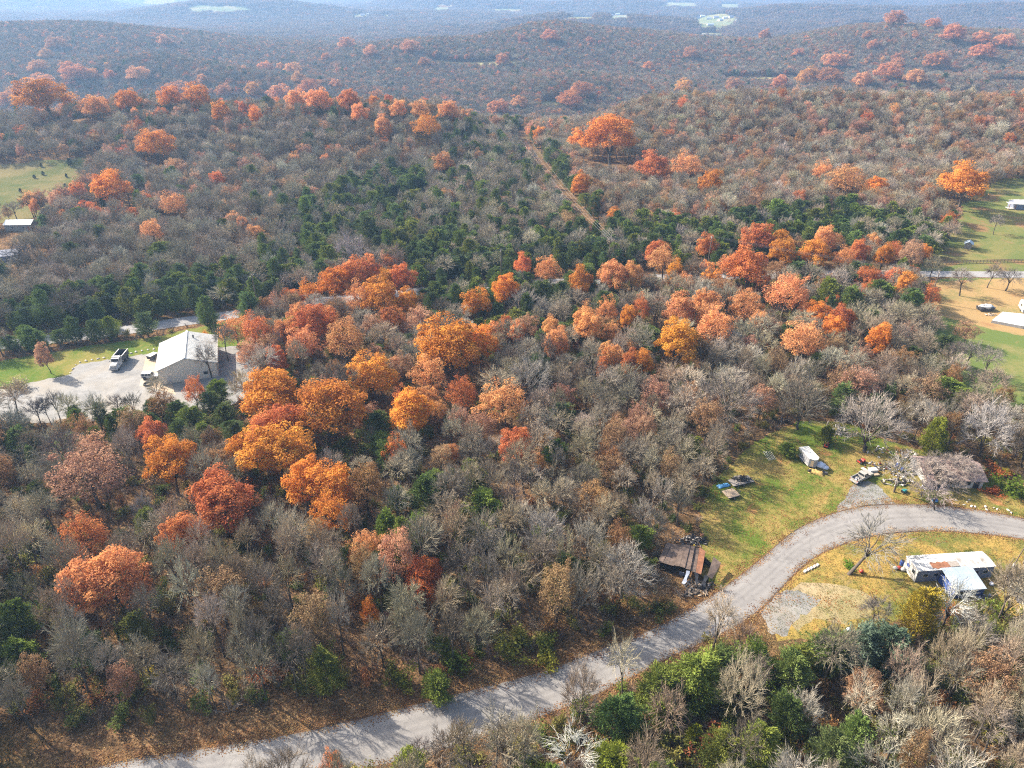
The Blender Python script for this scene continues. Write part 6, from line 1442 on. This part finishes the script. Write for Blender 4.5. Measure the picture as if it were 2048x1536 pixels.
def little_house(name, label, cat, p, rz, L, W, e, r, wall, roof, win=2, group=None, z=None):
    t = thing(name, label, cat, p, rz, group, z)
    mb = prism([(-W / 2, -.5), (W / 2, -.5), (W / 2, e), (0, r), (-W / 2, e)], -L / 2, L / 2); o = part("wall", mb, wall, t); o.rotation_euler.z = PI / 2
    for s in (1, -1):
        P = [(-L / 2 - .3, s * (W / 2 + .3), e - .12), (L / 2 + .3, s * (W / 2 + .3), e - .12), (L / 2 + .3, 0, r + .03), (-L / 2 - .3, 0, r + .03)]; quad("roof_slope", P if s < 0 else P[::-1], roof, t, .1)
    for k in range(win): w_ = bx("window", (-L / 2 + (k + .7) * L / (win + .4), -W / 2 - .02, e * .55), (1.0, .08, .9), M_WHITE, t); bx("pane", (-L / 2 + (k + .7) * L / (win + .4), -W / 2 - .06, e * .55), (.8, .05, .7), M_GLASS, w_)
    if win: bx("door", (L / 2 - 1.2, -W / 2 - .02, 1), (.95, .08, 2), M_BROWN, t)
    return t
t = little_house("house", "grey-walled house with white roof and timber porch at the upper right edge", "house", at(2050, 414), -.1, 12, 7, 2.7, 3.9, M_GREYB, M_ROOFW, 2)
bx("porch_floor", (-7.5, -2.2, .5), (3.4, 3.2, .15), M_WHITE, t)
for x, y in ((-9, -3.6), (-6.2, -3.6)): bx("porch_post", (x, y, 1.4), (.18, .18, 2.8), M_BROWN, t)
bx("porch_roof", (-7.5, -2.2, 2.8), (3.8, 3.6, .12), M_ROOFW, t)
little_house("small_shed", "little grey shed on the shaded grass near the far road", "shed", at(1935, 496), 1.0, 3.2, 2.6, 2.0, 2.9, M_GREYWOOD, M_BLUEM, 0)
x, y = on_ground(46, 458); little_house("long_shed", "long shed with a shiny pale metal roof beside the left field", "shed", (x, y), .05, 11, 6, 2.8, 4.0, M_GREYWOOD, M_BLUEM, 2, z=tz(x, y))
x, y = on_ground(20, 520); little_house("grey_shed", "grey shed behind the dark leaning tree at the left edge", "shed", (x, y), .3, 8, 6, 2.6, 4.0, M_GREYB, M_GREYB, 1, z=tz(x, y))
little_house("far_house", "white house among blue trees behind the first ridge", "house", on_ground(722, 83), .3, 14, 9, 3.5, 6, M_WHITE, M_GREYB, 2)
farh = [(100, 14), (725, 30), (738, 29), (752, 31), (1062, 14), (1190, 29), (1210, 27), (1222, 30), (1235, 28), (1395, 36), (1405, 33), (1418, 37), (1432, 35), (1440, 40), (1450, 36), (1462, 34), (1475, 41), (1515, 47), (1528, 50), (1545, 40), (1550, 33), (1260, 30), (1630, 9), (1640, 10), (1755, 8), (1770, 7), (1890, 8), (1965, 20), (1420, 50), (1410, 72), (1425, 74)]
for i, (px, py) in enumerate(sorted(farh)):
    p = on_ground(px, py + 2); k = i % 3
    little_house("far_house", f"tiny far house on the hazy plain, {ords[i]} from the left", "house", p, random.uniform(-.5, .5), random.uniform(11, 17), random.uniform(8, 11), 4, 7, M_WHITE, (M_ROOFW, M_GREYB, M_BLUEM)[k], 2, "tiny houses on the hazy plain")
for px, py, wd, H, lb in [(1862, 938, 95, 6.5, 'drooping pinkish-grey bare tree over the ruined house, left of three'), (1900, 925, 100, 7, 'drooping pinkish-grey bare tree over the ruined house, middle of three'), (1935, 935, 80, 6, 'drooping pinkish-grey bare tree over the ruined house, right of three'), (1850, 975, 60, 4, 'low drooping bare tree at the ruined house porch'), (1912, 968, 55, 3.6, 'low bare thicket tree before the ruined house wall')]:
    x, y = on_ground(px, py, H * .6); D = wd / proj(x, y, H * .6)[2]; plant(random.choice(VASE), 'bare_tree', 'bare tree', x, y, D, H, REF['vase'], (.29, .24, .20), lb)
# scrubby little cedars on the left field
for i, (px, py) in enumerate(sorted([(140, 328), (180, 326), (132, 350), (130, 370), (68, 352), (85, 345), (82, 330), (40, 380)])):
    x, y = on_ground(px, py, 1.5); plant(random.choice(CEDAR), "cedar_tree", "cedar", x, y, 3.2 if i > 5 else 1.8, 4.5 if i > 5 else 2.2, REF['cedar'], (.05, .07, .03), f"small dark cedar on the left field, {ords[i]} from the {chr(108)}eft", "small dark cedars dotted on the left field")

# ------------------------------------------------------------------ the air
def haze():
    mb = MB(); zlo, zhi = -75.0, 99.0
    mb.box((0, 4550, (zlo + zhi) / 2), (18800, 9700, zhi - zlo))
    m, n, o = new_mat("haze"); p = N(n, "ShaderNodeVolumePrincipled")
    p.inputs['Color'].default_value = (.37, .62, 1.0, 1); p.inputs['Density'].default_value = HAZE; p.inputs['Anisotropy'].default_value = .25
    n.links.new(p.outputs[0], o.inputs['Volume'])
    h = link("haze", mb.mesh("haze", m)); h['kind'] = 'stuff'
HAZE = .00014
haze()
